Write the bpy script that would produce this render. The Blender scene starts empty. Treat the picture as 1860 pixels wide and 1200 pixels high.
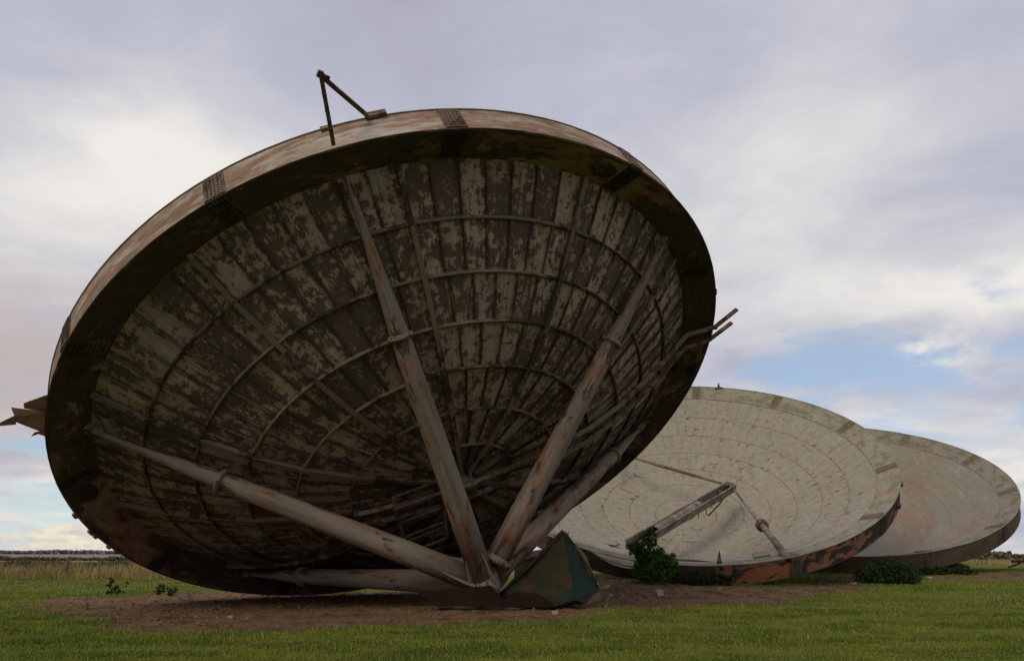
import bpy, math, random
import numpy as np
from mathutils import Vector, Matrix, noise as mnoise
R_ = math.radians
random.seed(7)
rng = np.random.default_rng(7)
scene = bpy.context.scene
COL = scene.collection

# ---------------------------------------------------------------- camera
cam_d = bpy.data.cameras.new("camera"); cam = bpy.data.objects.new("camera", cam_d); COL.objects.link(cam)
cam.location = (0, 0, 1.3174); cam.rotation_euler = (R_(90 + 16.82), 0, 0)
cam_d.sensor_width = 36; cam_d.lens = 26.12; cam_d.clip_start = .1; cam_d.clip_end = 12000
scene.camera = cam
scene.render.resolution_x = 1024; scene.render.resolution_y = 660
scene.view_settings.view_transform = 'Standard'; scene.view_settings.look = 'None'
scene.view_settings.gamma = 1; scene.view_settings.exposure = 0.0

# ---------------------------------------------------------------- node helper
class NG:
    def __init__(s, nt): s.nt = nt; s.L = nt.links
    def n(s, typ, ins=None, **props):
        nd = s.nt.nodes.new(typ)
        for k, v in props.items(): setattr(nd, k, v)
        for k, v in (ins or {}).items():
            sk = nd.inputs[k]
            if isinstance(v, bpy.types.NodeSocket): s.L.new(v, sk)
            else: sk.default_value = v
        return nd
    def m(s, op, a, b=0., c=0., clamp=False):
        return s.n('ShaderNodeMath', {0: a, 1: b, 2: c}, operation=op, use_clamp=clamp).outputs[0]
    def vm(s, op, a, b=(0, 0, 0)):
        return s.n('ShaderNodeVectorMath', {0: a, 1: b}, operation=op).outputs[0]
    def mix(s, f, a, b, bt='MIX'):
        nd = s.n('ShaderNodeMix', data_type='RGBA', blend_type=bt)
        for i, v in ((0, f), (6, a), (7, b)):
            if isinstance(v, bpy.types.NodeSocket): s.L.new(v, nd.inputs[i])
            else: nd.inputs[i].default_value = v if i == 0 else (tuple(v) + (1,))[:4]
        return nd.outputs[2]
    def noise(s, v, scale, detail=6, rough=.55, w=None, dist=0.):
        ins = {'Vector': v, 'Scale': scale, 'Detail': detail, 'Roughness': rough, 'Distortion': dist}
        nd = s.nt.nodes.new('ShaderNodeTexNoise')
        if w is not None: nd.noise_dimensions = '4D'; ins['W'] = w
        for k, x in ins.items():
            if isinstance(x, bpy.types.NodeSocket): s.L.new(x, nd.inputs[k])
            else: nd.inputs[k].default_value = x
        return nd.outputs[0]
    def ss(s, v, a, b, o0=0., o1=1.):
        nd = s.n('ShaderNodeMapRange', {0: v, 1: a, 2: b, 3: o0, 4: o1}, interpolation_type='SMOOTHSTEP')
        return nd.outputs[0]
    def xyz(s, v):
        o = s.n('ShaderNodeSeparateXYZ', {0: v}).outputs; return o[0], o[1], o[2]
    def comb(s, x, y, z): return s.n('ShaderNodeCombineXYZ', {0: x, 1: y, 2: z}).outputs[0]

# ---------------------------------------------------------------- world
SUN_EL, SUN_AZ = R_(38), R_(215)      # azimuth measured clockwise from +Y: behind the camera, to the left
world = bpy.data.worlds.new("World"); scene.world = world; world.use_nodes = True
nt = world.node_tree; nt.nodes.clear(); G = NG(nt)
sky = G.n('ShaderNodeTexSky', sky_type='NISHITA', sun_disc=False, sun_elevation=SUN_EL, sun_rotation=SUN_AZ)
clear = G.mix(1., sky.outputs[0], (.1, .1, .1), 'MULTIPLY')
d = G.n('ShaderNodeTexCoord').outputs['Generated']
dx, dy, dz = G.xyz(d)
az = G.m('MULTIPLY', G.m('ARCTAN2', dx, dy), 57.2958)
el = G.m('MULTIPLY', G.m('ARCSINE', dz), 57.2958)
den = G.m('ADD', G.m('MAXIMUM', dz, 0.), .16)
P = G.comb(G.m('DIVIDE', dx, den), G.m('DIVIDE', dy, den), 0.)
wob = G.m('SUBTRACT', G.noise(P, 2.2, 5, .6), .5)
def blob(a, e, sa, se, amt, base=None, wig=1.):
    az2 = G.m('ADD', az, G.m('MULTIPLY', wob, 14. * wig)); el2 = G.m('ADD', el, G.m('MULTIPLY', wob, -8. * wig))
    q = G.m('ADD', G.m('POWER', G.m('ABSOLUTE', G.m('DIVIDE', G.m('SUBTRACT', az2, a), sa)), 2.),
                   G.m('POWER', G.m('ABSOLUTE', G.m('DIVIDE', G.m('SUBTRACT', el2, e), se)), 2.))
    v = G.m('MULTIPLY', G.m('EXPONENT', G.m('MULTIPLY', q, -1.)), amt)
    return v if base is None else G.m('ADD', base, v)
n_big = G.noise(P, .9, 4, .5); n_mid = G.noise(P, 2.6, 8, .58, dist=.4)
br = G.m('ADD', G.m('MULTIPLY', G.m('SUBTRACT', n_big, .5), .55), G.m('MULTIPLY', G.m('SUBTRACT', n_mid, .5), .95))
for b in [(-25, 26, 12, 5, .62), (-36, 21, 10, 5, .50), (-33, 12, 10, 4.5, .12), (26, 24, 14, 8, .30), (29, 17.5, 9, 2.4, .34),
          (37, 17.5, 5, 4, .5), (12, 22, 9, 9, .22), (-14, 40, 16, 9, -.22), (3, 38, 14, 7, -.08), (38, 27, 7, 10, -.12), (31, 12.9, 2.4, .9, .8),
          (-30, 2.5, 14, 3.4, .55), (24, 9, 10, 2, .12), (36, 5.5, 10, 2.5, .55), (-40, 34, 9, 6, -.02)]:
    br = blob(*b, base=br)
br = G.m('ADD', br, .34)
ramp = G.n('ShaderNodeValToRGB', {0: br}); cr = ramp.color_ramp
cr.elements[0].position = 0.; cr.elements[0].color = (.42, .42, .50, 1)
cr.elements[1].position = 1.; cr.elements[1].color = (.86, .83, .79, 1)
e = cr.elements.new(.3); e.color = (.50, .505, .60, 1)
e = cr.elements.new(.6); e.color = (.645, .64, .675, 1)
cloud = ramp.outputs[0]
# mauve tint low on the left
cloud = G.mix(blob(-36, 12, 13, 5.5, .85), cloud, (.52, .445, .43))
# gaps of clear sky
wisp = G.noise(G.comb(G.m('MULTIPLY', az, .11), G.m('MULTIPLY', el, .27), 0.), 1., 8, .62, dist=.6)
br = G.m('ADD', br, G.m('MULTIPLY', G.m('SUBTRACT', wisp, .5), G.ss(el, 26., 10., .1, 1.1)))
ramp.inputs[0].links and G.L.remove(ramp.inputs[0].links[0]); G.L.new(br, ramp.inputs[0])
gap = G.m('ADD', G.m('ADD', G.m('MULTIPLY', G.m('SUBTRACT', wisp, .5), -2.0), G.m('MULTIPLY', G.m('SUBTRACT', n_mid, .5), 2.2)), G.m('MULTIPLY', G.m('SUBTRACT', n_big, .5), .6))
for b in [(28, 13.0, 11, 2.4, .62), (33.5, 19, 2.6, 2.2, .40), (22, 12.5, 7, 1.6, .2), (35, 8.2, 9, 1.6, .5), (-31, 3.2, 9, 1.0, .9), (-33, 6.5, 9, .7, .6),
          (-26, .8, 20, 1.3, .5), (20, 7, 10, 4, .3)]:
    gap = blob(*b, base=gap, wig=.5)
gap = G.m('SUBTRACT', gap, G.m('MULTIPLY', G.ss(el, 16., 23.), .7))
gapm = G.ss(gap, .12, .85)
blue = G.mix(.6, clear, (.44, .56, .76))
blue = G.mix(G.ss(el, 1., 9.), (.60, .74, .74), blue)
col = G.mix(G.m('MULTIPLY', gapm, .95), cloud, blue)
# cream cumulus on the left horizon
Pc = G.comb(G.m('MULTIPLY', az, .28), G.m('MULTIPLY', el, .75), 0.)
cn = G.noise(Pc, 1.3, 9, .6)
cm = blob(-29.5, .7, 4.6, 1.5, 1.15, wig=0)
cm = G.ss(G.m('ADD', cm, G.m('MULTIPLY', G.m('SUBTRACT', cn, .5), 1.5)), .48, .68)
col = G.mix(cm, col, G.mix(G.ss(G.noise(Pc, 2.6, 6, .6), .35, .65), (.66, .62, .58), (.87, .80, .62)))
# ground-side of the dome (below the horizon) stays dim
col = G.mix(G.ss(dz, -.02, 0.), (.09, .085, .06), col)
bg = G.n('ShaderNodeBackground', {'Color': col, 'Strength': 1.0})
out = G.n('ShaderNodeOutputWorld', {'Surface': bg.outputs[0]})
# sun behind thin cloud
sd = bpy.data.lights.new("sun", 'SUN'); so = bpy.data.objects.new("sun", sd); COL.objects.link(so)
sd.energy = 1.25; sd.angle = R_(24); sd.color = (1., .89, .73)
so.rotation_euler = Vector((-math.sin(SUN_AZ) * math.cos(SUN_EL), -math.cos(SUN_AZ) * math.cos(SUN_EL), -math.sin(SUN_EL))).to_track_quat('-Z', 'Y').to_euler()

# ---------------------------------------------------------------- materials
def newmat(name):
    m = bpy.data.materials.new(name); m.use_nodes = True
    nt = m.node_tree; nt.nodes.clear(); g = NG(nt)
    g.bsdf = g.n('ShaderNodeBsdfPrincipled'); g.out = g.n('ShaderNodeOutputMaterial', {'Surface': g.bsdf.outputs[0]})
    g.obj = g.n('ShaderNodeTexCoord').outputs['Object']; g.uv = g.n('ShaderNodeTexCoord').outputs['UV']
    return m, g
def fin(g, col, rough=.8, bump=None, bs=.3, bd=.02, spec=.3):
    if isinstance(col, bpy.types.NodeSocket): g.L.new(col, g.bsdf.inputs['Base Color'])
    else: g.bsdf.inputs['Base Color'].default_value = tuple(col) + (1,)
    if isinstance(rough, bpy.types.NodeSocket): g.L.new(rough, g.bsdf.inputs['Roughness'])
    else: g.bsdf.inputs['Roughness'].default_value = rough
    g.bsdf.inputs['Specular IOR Level'].default_value = spec
    if bump is not None:
        b = g.n('ShaderNodeBump', {'Strength': bs, 'Distance': bd, 'Height': bump})
        g.L.new(b.outputs[0], g.bsdf.inputs['Normal'])

def peel(name, pa, pb, da, db, cov=.5, scale=1.3, primer=None, pamt=.3, panel=False, stretch=None, streak=0., crisp=.035, rust=None, drip=0., spec=.25):
    """flaking paint (pa..pb) over dark corroded steel (da..db)"""
    m, g = newmat(name)
    v = g.uv if stretch else g.obj
    if stretch: v = g.vm('MULTIPLY', v, stretch)
    rnd = None; w = 0.
    if panel:
        u, vv, _ = g.xyz(g.uv)
        cell = g.comb(g.m('FLOOR', u), g.m('FLOOR', vv), 0.)
        wn = g.n('ShaderNodeTexWhiteNoise', {'Vector': cell}, noise_dimensions='2D')
        rnd = wn.outputs['Value']; w = g.m('MULTIPLY', rnd, 1.2)
        rcol = wn.outputs['Color']; r1, r2, r3 = g.xyz(rcol)
    n1 = g.noise(v, scale, 10, .68, w=w, dist=.5); n2 = g.noise(v, scale * .17, 3, .5)
    t = g.m('ADD', n1, g.m('MULTIPLY', g.m('SUBTRACT', n2, .5), .45 if panel else .7))
    if panel: t = g.m('ADD', t, g.m('MULTIPLY', g.m('SUBTRACT', rnd, .5), .11))
    if drip:     # flaking also follows the panel lengths, finer than the patches
        u_, v_, _ = g.xyz(g.uv)
        dn = g.noise(g.comb(g.m('MULTIPLY', u_, 5.5), g.m('MULTIPLY', v_, 1.3), 0.), 1., 7, .7, w=w)
        t = g.m('ADD', t, g.m('MULTIPLY', g.m('SUBTRACT', dn, .5), drip))
        fe = g.m('ABSOLUTE', g.m('SUBTRACT', g.m('FRACT', u_), .5))
        t = g.m('SUBTRACT', t, g.ss(fe, .36, .5, 0., .10))
    mask = g.ss(t, cov - crisp, cov + crisp)
    nf = g.noise(v, scale * 5, 6, .6, w=w)
    nc = g.noise(v, scale * .6, 5, .6, w=w)
    paint = g.mix(g.ss(nc, .3, .7), pa, pb)
    if panel: paint = g.mix(g.m('MULTIPLY', r2, .45), paint, g.mix(r3, (.26, .175, .10), (.22, .215, .185)))
    dark = g.mix(g.ss(nf, .3, .7), da, db)
    if rust is not None:
        dark = g.mix(g.m('MULTIPLY', g.ss(g.noise(v, scale * 1.9, 6, .6), .5, .68), .8), dark, rust)
    if primer is not None:
        pm = g.m('MULTIPLY', g.ss(t, cov + .12, cov + .02), g.ss(g.noise(v, scale * .8, 7, .65), .62 - pamt * .35, .68 - pamt * .3))
        paint = g.mix(pm, paint, primer)
    if streak:
        sv = g.vm('MULTIPLY', g.uv, (.5, 14., 1.) if not panel else (9., .5, 1.))
        sn = g.noise(sv, 1., 5, .6)
        paint = g.mix(g.m('MULTIPLY', g.ss(sn, .4, .75), streak), paint, dark)
    col = g.mix(mask, dark, paint)
    col = g.mix(g.ss(nf, .25, .8, .22, 0.), col, (.03, .022, .015))
    h = g.m('ADD', g.m('MULTIPLY', mask, 1.), g.m('MULTIPLY', nf, .5))
    fin(g, col, g.m('SUBTRACT', .9, g.m('MULTIPLY', mask, .2)), h, .5, .012, spec)
    return m

M = {}
M['back_panel'] = peel('flaking_back_panels', (.50, .385, .275), (.35, .28, .21), (.078, .058, .042), (.135, .092, .06),
                       cov=.495, scale=5.2, primer=(.32, .18, .11), pamt=.55, panel=True, streak=.4, crisp=.02, drip=.5)
M['seam'] = peel('dark_seam_steel', (.16, .14, .10), (.12, .105, .08), (.045, .033, .024), (.07, .048, .03), cov=.55, scale=2.5)
M['seam2'] = peel('dark_splice_steel', (.10, .085, .055), (.08, .065, .045), (.035, .027, .019), (.055, .038, .025), cov=.55, scale=2.5)
M['cover'] = peel('access_cover_steel', (.12, .10, .062), (.14, .10, .065), (.028, .023, .016), (.06, .04, .026), cov=.52, scale=3., rust=(.12, .05, .03))
M['rib'] = peel('rib_steel', (.21, .165, .11), (.155, .125, .085), (.035, .027, .02), (.07, .045, .028), cov=.45, scale=2.2,
                primer=(.25, .14, .09), pamt=.4)
M['band_back'] = peel('rim_back_steel', (.21, .195, .125), (.25, .205, .14), (.042, .037, .026), (.09, .065, .043), cov=.54, scale=1.3,
                      primer=(.24, .10, .06), pamt=.6, stretch=(.5, 1.3, 1.), rust=(.15, .06, .035), crisp=.02)
M['band_wall'] = peel('weathered_rim_wall', (.52, .48, .405), (.42, .36, .265), (.15, .10, .065), (.27, .18, .11), cov=.46, scale=3.6,
                      primer=(.42, .24, .16), pamt=.6, stretch=(.3, 1.3, 1.), streak=.5, crisp=.13, rust=(.28, .17, .08))
M['tube'] = peel('tube_paint', (.27, .21, .148), (.20, .17, .13), (.05, .038, .029), (.10, .068, .044), cov=.42, scale=3.2,
                 primer=(.27, .105, .052), pamt=.42, stretch=(.33, 1.3, 1.), streak=.6, crisp=.025)
M['rail'] = peel('rail_rust', (.24, .18, .13), (.20, .15, .11), (.09, .05, .032), (.13, .07, .042), cov=.5, scale=3.)
M['wall_orange'] = peel('orange_peeling_wall', (.52, .155, .065), (.42, .20, .12), (.05, .046, .046), (.085, .062, .052), cov=.475, scale=1.5,
                        primer=(.30, .18, .12), pamt=.3, stretch=(.8, 1.3, 1.), crisp=.03)
M['wall_brown'] = peel('brown_rusty_wall', (.15, .10, .065), (.18, .125, .09), (.08, .055, .038), (.11, .075, .05), cov=.45, scale=.9,
                       stretch=(.7, 1.2, 1.), streak=.5, crisp=.12)

def front_mat(name, c1, c2, green, pink, seam_col, seam_amt, flake=.0, mott=0.):
    m, g = newmat(name)
    u, v, _ = g.xyz(g.uv)
    # u counts panels round the ring, v counts rings from the rim
    fu = g.m('FRACT', u); fv = g.m('FRACT', v)
    jit = g.m('SUBTRACT', g.noise(g.obj, 6., 5, .6), .5)
    du = g.m('MULTIPLY', g.m('MINIMUM', fu, g.m('SUBTRACT', 1., fu)), .75)
    dv = g.m('MULTIPLY', g.m('MINIMUM', fv, g.m('SUBTRACT', 1., fv)), 1.15)
    dist_u = g.m('ADD', du, g.m('MULTIPLY', jit, .05)); dist_v = g.m('ADD', dv, g.m('MULTIPLY', jit, .06))
    patch = g.noise(g.obj, .55, 4, .6)
    su = g.m('MULTIPLY', g.ss(dist_u, .026, .004), g.ss(patch, .42, .6, .45, 1.))
    sv = g.m('MULTIPLY', g.ss(dist_v, .036, .006), g.ss(g.noise(g.obj, 1.2, 4, .6), .35, .6, .55, 1.))
    seam = g.m('MAXIMUM', su, sv)
    cell = g.comb(g.m('FLOOR', u), g.m('FLOOR', v), 0.)
    wn = g.n('ShaderNodeTexWhiteNoise', {'Vector': cell}, noise_dimensions='2D'); r1, r2, r3 = g.xyz(wn.outputs['Color'])
    base = g.mix(g.ss(g.noise(g.obj, .5, 6, .6), .3, .7), c1, c2)
    base = g.mix(g.m('MULTIPLY', g.ss(r1, .8, .86), g.m('MULTIPLY', g.ss(g.noise(g.obj, 1.5, 5, .6), .35, .6), .5)), base, (.22, .25, .275))
    base = g.mix(g.m('MULTIPLY', r2, .28), base, (.20, .185, .135))
    base = g.mix(g.m('MULTIPLY', g.ss(g.noise(g.obj, .9, 8, .68), .52, .66), .4), base, (.32, .30, .24))
    _, oy, _ = g.xyz(g.obj)
    gm = g.m('MULTIPLY', g.ss(g.m('ADD', oy, g.m('MULTIPLY', g.noise(g.obj, .6, 6, .6), 9.)), 3., 13.), .75)
    base = g.mix(gm, base, green)
    pk = g.ss(g.m('ADD', g.noise(g.obj, .33, 8, .66), g.m('MULTIPLY', g.noise(g.obj, 3.2, 6, .6), .25)), .72 - mott, .86 - mott * .6)
    base = g.mix(g.m('MULTIPLY', pk, .6), base, pink)
    streak = g.noise(g.vm('MULTIPLY', g.obj, (.5, .9, 1.)), 5., 8, .68)
    base = g.mix(g.ss(streak, .45, .72, 0., .5), base, (.14, .12, .085))
    base = g.mix(g.ss(g.noise(g.vm('MULTIPLY', g.obj, (1., .25, 1.)), 2.2, 6, .65), .5, .7, 0., .3), base, (.38, .36, .32))
    run = g.noise(g.vm('MULTIPLY', g.obj, (4.5, .45, 1.)), 1., 7, .65)
    base = g.mix(g.ss(run, .52, .70, 0., .35), base, (.16, .145, .12))
    if flake:
        fl = g.noise(g.vm('MULTIPLY', g.obj, (1., 1.9, 1.)), 3.4, 7, .62, dist=.3)
        big = g.noise(g.obj, .5, 3, .5)
        near = g.m('ADD', g.ss(du, .25, .0, 0., .03), g.ss(dv, .3, .0, 0., .035))
        fm = g.ss(g.m('ADD', g.m('ADD', fl, near), g.m('MULTIPLY', g.m('SUBTRACT', big, .5), .25)), .675 - flake, .70 - flake)
        fc = g.mix(g.ss(g.noise(g.obj, 2.3, 3, .5), .45, .55), (.33, .15, .085), (.055, .045, .035))
        base = g.mix(g.m('MULTIPLY', fm, .85), base, fc)
    base = g.mix(g.m('MULTIPLY', seam, seam_amt), base, seam_col)
    fin(g, base, .75, g.m('ADD', g.noise(g.obj, 4., 5, .6), g.m('MULTIPLY', seam, -.5)), .35, .015, .3)
    return m
M['front2'] = front_mat('pale_cream_reflector', (.385, .34, .305), (.325, .29, .265), (.285, .26, .165), (.36, .20, .14), (.20, .10, .06), .85, flake=.045)
M['front3'] = front_mat('mottled_grey_reflector', (.33, .295, .26), (.28, .255, .225), (.23, .215, .14), (.28, .15, .11), (.19, .10, .065), .5, flake=.0, mott=.16)
def band_front(name, c1, c2, st, org):
    m, g = newmat(name)
    v = g.vm('MULTIPLY', g.uv, (1.0, 1.6, 1.))
    n1 = g.noise(v, 1.3, 8, .65, dist=.6)
    base = g.mix(g.ss(n1, .35, .65), c1, c2)
    base = g.mix(g.ss(g.noise(v, 1.4, 9, .75), .46, .60, 0., .85), base, st)
    base = g.mix(g.ss(g.noise(v, 3.5, 9, .75), .58, .66, 0., .7), base, (.06, .052, .035))
    base = g.mix(g.ss(g.noise(v, .5, 8, .7), .56, .66, 0., .6), base, org)
    fin(g, base, .8, n1, .4, .015, .25)
    return m
M['bandf2'] = band_front('stained_rim_lip', (.29, .265, .185), (.25, .22, .155), (.15, .14, .075), (.33, .15, .085))
M['bandf3'] = band_front('mottled_rim_lip', (.25, .225, .17), (.22, .19, .15), (.12, .115, .055), (.26, .14, .10))
M['splice'] = peel('bolted_splice', (.20, .14, .10), (.15, .105, .08), (.06, .04, .03), (.10, .06, .045), cov=.5, scale=3.)
M['splice_f'] = peel('rusty_splice_front', (.25, .215, .155), (.23, .195, .135), (.18, .15, .10), (.25, .17, .115), cov=.5, scale=3.)
M['plate'] = peel('brown_plate', (.020, .010, .006), (.018, .009, .006), (.011, .007, .005), (.015, .009, .006), cov=.4, scale=2., crisp=.15, spec=.04)
M['green'] = peel('green_hopper_paint', (.008, .026, .017), (.024, .030, .010), (.046, .032, .015), (.026, .025, .012), cov=.50, scale=2.1,
                  primer=(.07, .03, .018), pamt=.3, crisp=.14, spec=.1)
M['teal'] = peel('teal_paint', (.010, .032, .027), (.012, .024, .017), (.032, .034, .022), (.022, .022, .015), cov=.42, scale=1.6, crisp=.1, spec=.1)
M['torn'] = peel('torn_pinkish_sheet', (.42, .25, .19), (.35, .22, .155), (.16, .09, .06), (.21, .13, .09), cov=.45, scale=2., crisp=.12)
M['duct'] = peel('feed_duct_paint', (.29, .245, .21), (.24, .20, .165), (.11, .08, .06), (.15, .11, .08), cov=.44, scale=3.2, crisp=.12, primer=(.26, .15, .11), pamt=.3)

def simple(name, c1, c2, scale=8., rough=.85, bs=.3):
    m, g = newmat(name); n = g.noise(g.obj, scale, 6, .6)
    fin(g, g.mix(g.ss(n, .3, .7), c1, c2), rough, n, bs, .02, .2); return m
M['dark'] = simple('painted_void_shade', (.012, .011, .01), (.02, .018, .016))  # near-black colour stands in for shade inside holes and open ends
M['stone'] = simple('pale_stone', (.38, .34, .27), (.24, .21, .16), 12)
M['wood'] = simple('broken_wood', (.20, .14, .09), (.13, .09, .06), 12)
M['post'] = simple('fence_post_wood', (.12, .10, .07), (.08, .065, .05), 12)
M['black'] = simple('dark_machine', (.02, .02, .022), (.035, .033, .03), 5)
M['stem'] = simple('stem_bark', (.06, .05, .03), (.04, .035, .02))

def leafmat(name, c1, c2, c3, wscale=.8, rough=.7):
    m, g = newmat(name)
    u, v, _ = g.xyz(g.uv)
    n = g.noise(g.vm('MULTIPLY', g.obj, (.6, 1., 1.)), wscale, 6, .62)
    c = g.mix(g.ss(n, .40, .60), c1, c2)
    c = g.mix(g.m('MULTIPLY', g.ss(u, .35, 1.), .75), c, c3)
    fin(g, c, rough, spec=.15)
    m.node_tree.nodes.remove(g.out)
    tr = g.n('ShaderNodeBsdfTranslucent', {'Color': c})
    mx = g.n('ShaderNodeMixShader', {0: .25, 1: g.bsdf.outputs[0], 2: tr.outputs[0]})
    g.n('ShaderNodeOutputMaterial', {'Surface': mx.outputs[0]})
    return m
M['blade'] = leafmat('grass_blades', (.068, .122, .012), (.185, .225, .024), (.31, .29, .07), .75)
M['tallg'] = leafmat('dry_tall_grass', (.36, .25, .11), (.15, .15, .045), (.52, .37, .18), .5)
M['leaf'] = leafmat('shrub_leaves', (.035, .095, .014), (.06, .125, .02), (.10, .17, .035), 1.5)
M['leafd'] = leafmat('dark_nettle_leaves', (.022, .042, .011), (.035, .058, .016), (.05, .075, .022), 1.5)
M['hedge'] = leafmat('far_hedge_leaves', (.085, .095, .045), (.12, .115, .065), (.14, .12, .075), .1)
M['hedgef'] = leafmat('hazed_wood_leaves', (.26, .19, .24), (.29, .215, .26), (.27, .20, .24), .02)  # distance haze is mixed into this purple-grey leaf colour

# ---------------------------------------------------------------- object helpers
def link(o, parent=None):
    COL.objects.link(o)
    if parent: o.parent = parent
    return o
def tag(o, label=None, cat=None, group=None, kind=None):
    if label: o['label'] = label
    if cat: o['category'] = cat
    if group: o['group'] = group
    if kind: o['kind'] = kind
    return o
def empty(name, loc, mat=None):
    o = bpy.data.objects.new(name, None); o.empty_display_size = .3; COL.objects.link(o)
    if mat is not None: o.matrix_world = Matrix.Translation(loc) @ mat
    else: o.location = loc
    return o

class MB:
    def __init__(s, off=(0, 0, 0)): s.v = []; s.f = []; s.uv = []; s.mi = []; s.sm = []; s.off = Vector(off)
    def add(s, vs, fs, uvs=None, mi=0, smooth=False):
        b = len(s.v); s.v += [tuple(Vector(p) - s.off) for p in vs]
        for k, f in enumerate(fs):
            s.f.append([b + i for i in f]); s.mi.append(mi); s.sm.append(smooth)
            s.uv += list(uvs[k]) if uvs else [(0, 0)] * len(f)
    def quad(s, pts, uv=None, mi=0): s.add(pts, [tuple(range(len(pts)))], [uv] if uv else None, mi)
    def box(s, c, ax, hs, mi=0):
        c = Vector(c); A = [Vector(a) * h for a, h in zip(ax, hs)]
        vs = [c + A[0] * i + A[1] * j + A[2] * k for i in (-1, 1) for j in (-1, 1) for k in (-1, 1)]
        fs = [(0, 1, 3, 2), (4, 6, 7, 5), (0, 4, 5, 1), (2, 3, 7, 6), (0, 2, 6, 4), (1, 5, 7, 3)]
        s.add(vs, fs, [[(0, 0), (hs[1] * 2, 0), (hs[1] * 2, hs[2] * 2), (0, hs[2] * 2)]] * 6, mi)
    def bar(s, a, b, w, h, up=(0, 0, 1), mi=0):
        a = Vector(a); b = Vector(b); t = (b - a); L = t.length; t.normalize(); up = Vector(up)
        sd = t.cross(up); 
        if sd.length < 1e-4: sd = t.cross(Vector((1, 0, 0)))
        sd.normalize(); up = sd.cross(t)
        s.box((a + b) / 2, (t, sd, up), (L / 2, w / 2, h / 2), mi)
    def sweep(s, pts, ups, prof, closed=False, cap=True, mi=0, smooth=False, scales=None, pclosed=True):
        pts = [Vector(p) for p in pts]; n = len(pts); k = len(prof); vs = []; L = [0.]
        for i in range(1, n): L.append(L[-1] + (pts[i] - pts[i - 1]).length)
        pl = [0.]
        for i in range(k): a = prof[i]; b = prof[(i + 1) % k]; pl.append(pl[-1] + math.hypot(a[0] - b[0], a[1] - b[1]))
        for i in range(n):
            if closed: t = pts[(i + 1) % n] - pts[i - 1]
            else: t = pts[min(i + 1, n - 1)] - pts[max(i - 1, 0)]
            t.normalize(); u = Vector(ups[i] if isinstance(ups, list) else ups); sd = t.cross(u).normalized(); u2 = sd.cross(t)
            sc = scales[i] if scales else 1.
            vs += [pts[i] + sd * (a * sc) + u2 * (b * sc) for a, b in prof]
        fs = []; uv = []
        m = n if closed else n - 1
        for i in range(m):
            i2 = (i + 1) % n; l2 = L[i2] if i2 else L[-1] + .5
            for j in range(k if pclosed else k - 1):
                j2 = (j + 1) % k
                fs.append((i * k + j, i * k + j2, i2 * k + j2, i2 * k + j))
                uv.append([(L[i], pl[j]), (L[i], pl[j + 1]), (l2, pl[j + 1]), (l2, pl[j])])
        if cap and not closed:
            fs.append(tuple(range(k))[::-1]); uv.append([(0, 0)] * k)
            fs.append(tuple((n - 1) * k + j for j in range(k))); uv.append([(0, 0)] * k)
        s.add(vs, fs, uv, mi, smooth)
    def tube(s, pts, rad, n=12, mi=0, cap=True):
        if not isinstance(rad, (list, tuple)): rad = [rad] * len(pts)
        prof = [(math.cos(2 * math.pi * i / n), math.sin(2 * math.pi * i / n)) for i in range(n)]
        d = (Vector(pts[-1]) - Vector(pts[0])).normalized(); up = Vector((0, 0, 1)) if abs(d.z) < .9 else Vector((1, 0, 0))
        # uv across in metres
        b0 = len(s.uv)
        s.sweep(pts, up, prof, cap=cap, mi=mi, smooth=True, scales=list(rad))
        r = sum(rad) / len(rad)
        s.uv[b0:] = [(a, b * r) for a, b in s.uv[b0:]]
    def build(s, name, mats, parent=None):
        me = bpy.data.meshes.new(name); me.from_pydata(s.v, [], s.f)
        uvl = me.uv_layers.new(name='uv'); arr = np.array(s.uv, dtype=np.float32).ravel()
        uvl.data.foreach_set('uv', arr)
        me.polygons.foreach_set('material_index', s.mi); me.polygons.foreach_set('use_smooth', s.sm)
        for m in (mats if isinstance(mats, (list, tuple)) else [mats]): me.materials.append(m)
        me.update()
        return link(bpy.data.objects.new(name, me), parent)

def fast_mesh(name, verts, faces4, uvs, mat, parent=None, k=3):
    """verts (N,3), faces (F,k), uvs (F*k,2)"""
    me = bpy.data.meshes.new(name); F = len(faces4)
    me.vertices.add(len(verts)); me.vertices.foreach_set('co', verts.astype(np.float32).ravel())
    me.loops.add(F * k); me.loops.foreach_set('vertex_index', faces4.astype(np.int32).ravel())
    me.polygons.add(F); me.polygons.foreach_set('loop_start', np.arange(0, F * k, k, dtype=np.int32))
    ul = me.uv_layers.new(name='uv'); ul.data.foreach_set('uv', uvs.astype(np.float32).ravel())
    me.materials.append(mat); me.update(calc_edges=True)
    return link(bpy.data.objects.new(name, me), parent)

# ---------------------------------------------------------------- ground
def S(t, a, b):
    q = np.clip((t - a) / (b - a), 0, 1); return q * q * (3 - 2 * q)
def gbase(x, y):
    x = np.asarray(x, float); y = np.asarray(y, float)
    return (.28 * S(y, 22, 28) * S(x, 1, 5) + .27 * S(y, 29, 36) * S(x, 8, 14)
            + .2 * np.exp(-((x + .5) ** 2 / 20 + (y - 18.6) ** 2 / 6))
            + .28 * np.exp(-((x - 3.6) ** 2 / 5 + (y - 29.) ** 2 / 7)))
polyA = [(-13.5, 22.), (-11.5, 18.), (-9.4, 16.6), (-7.2, 15.5), (-5.4, 13.9), (-3.7, 13.7), (-2.35, 13.8), (-.3, 14.7), (.9, 15.8), (2.9, 18.),
         (6.7, 21.7), (9.6, 24.3), (12.6, 27.8), (11.0, 29.2), (8.6, 27.0), (7.6, 28.0), (7., 33), (1., 34.), (-6, 29.), (-11.2, 31.), (-12.2, 29.3), (-13.4, 26.6), (-15.3, 26.6), (-15.2, 23.6)]
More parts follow.
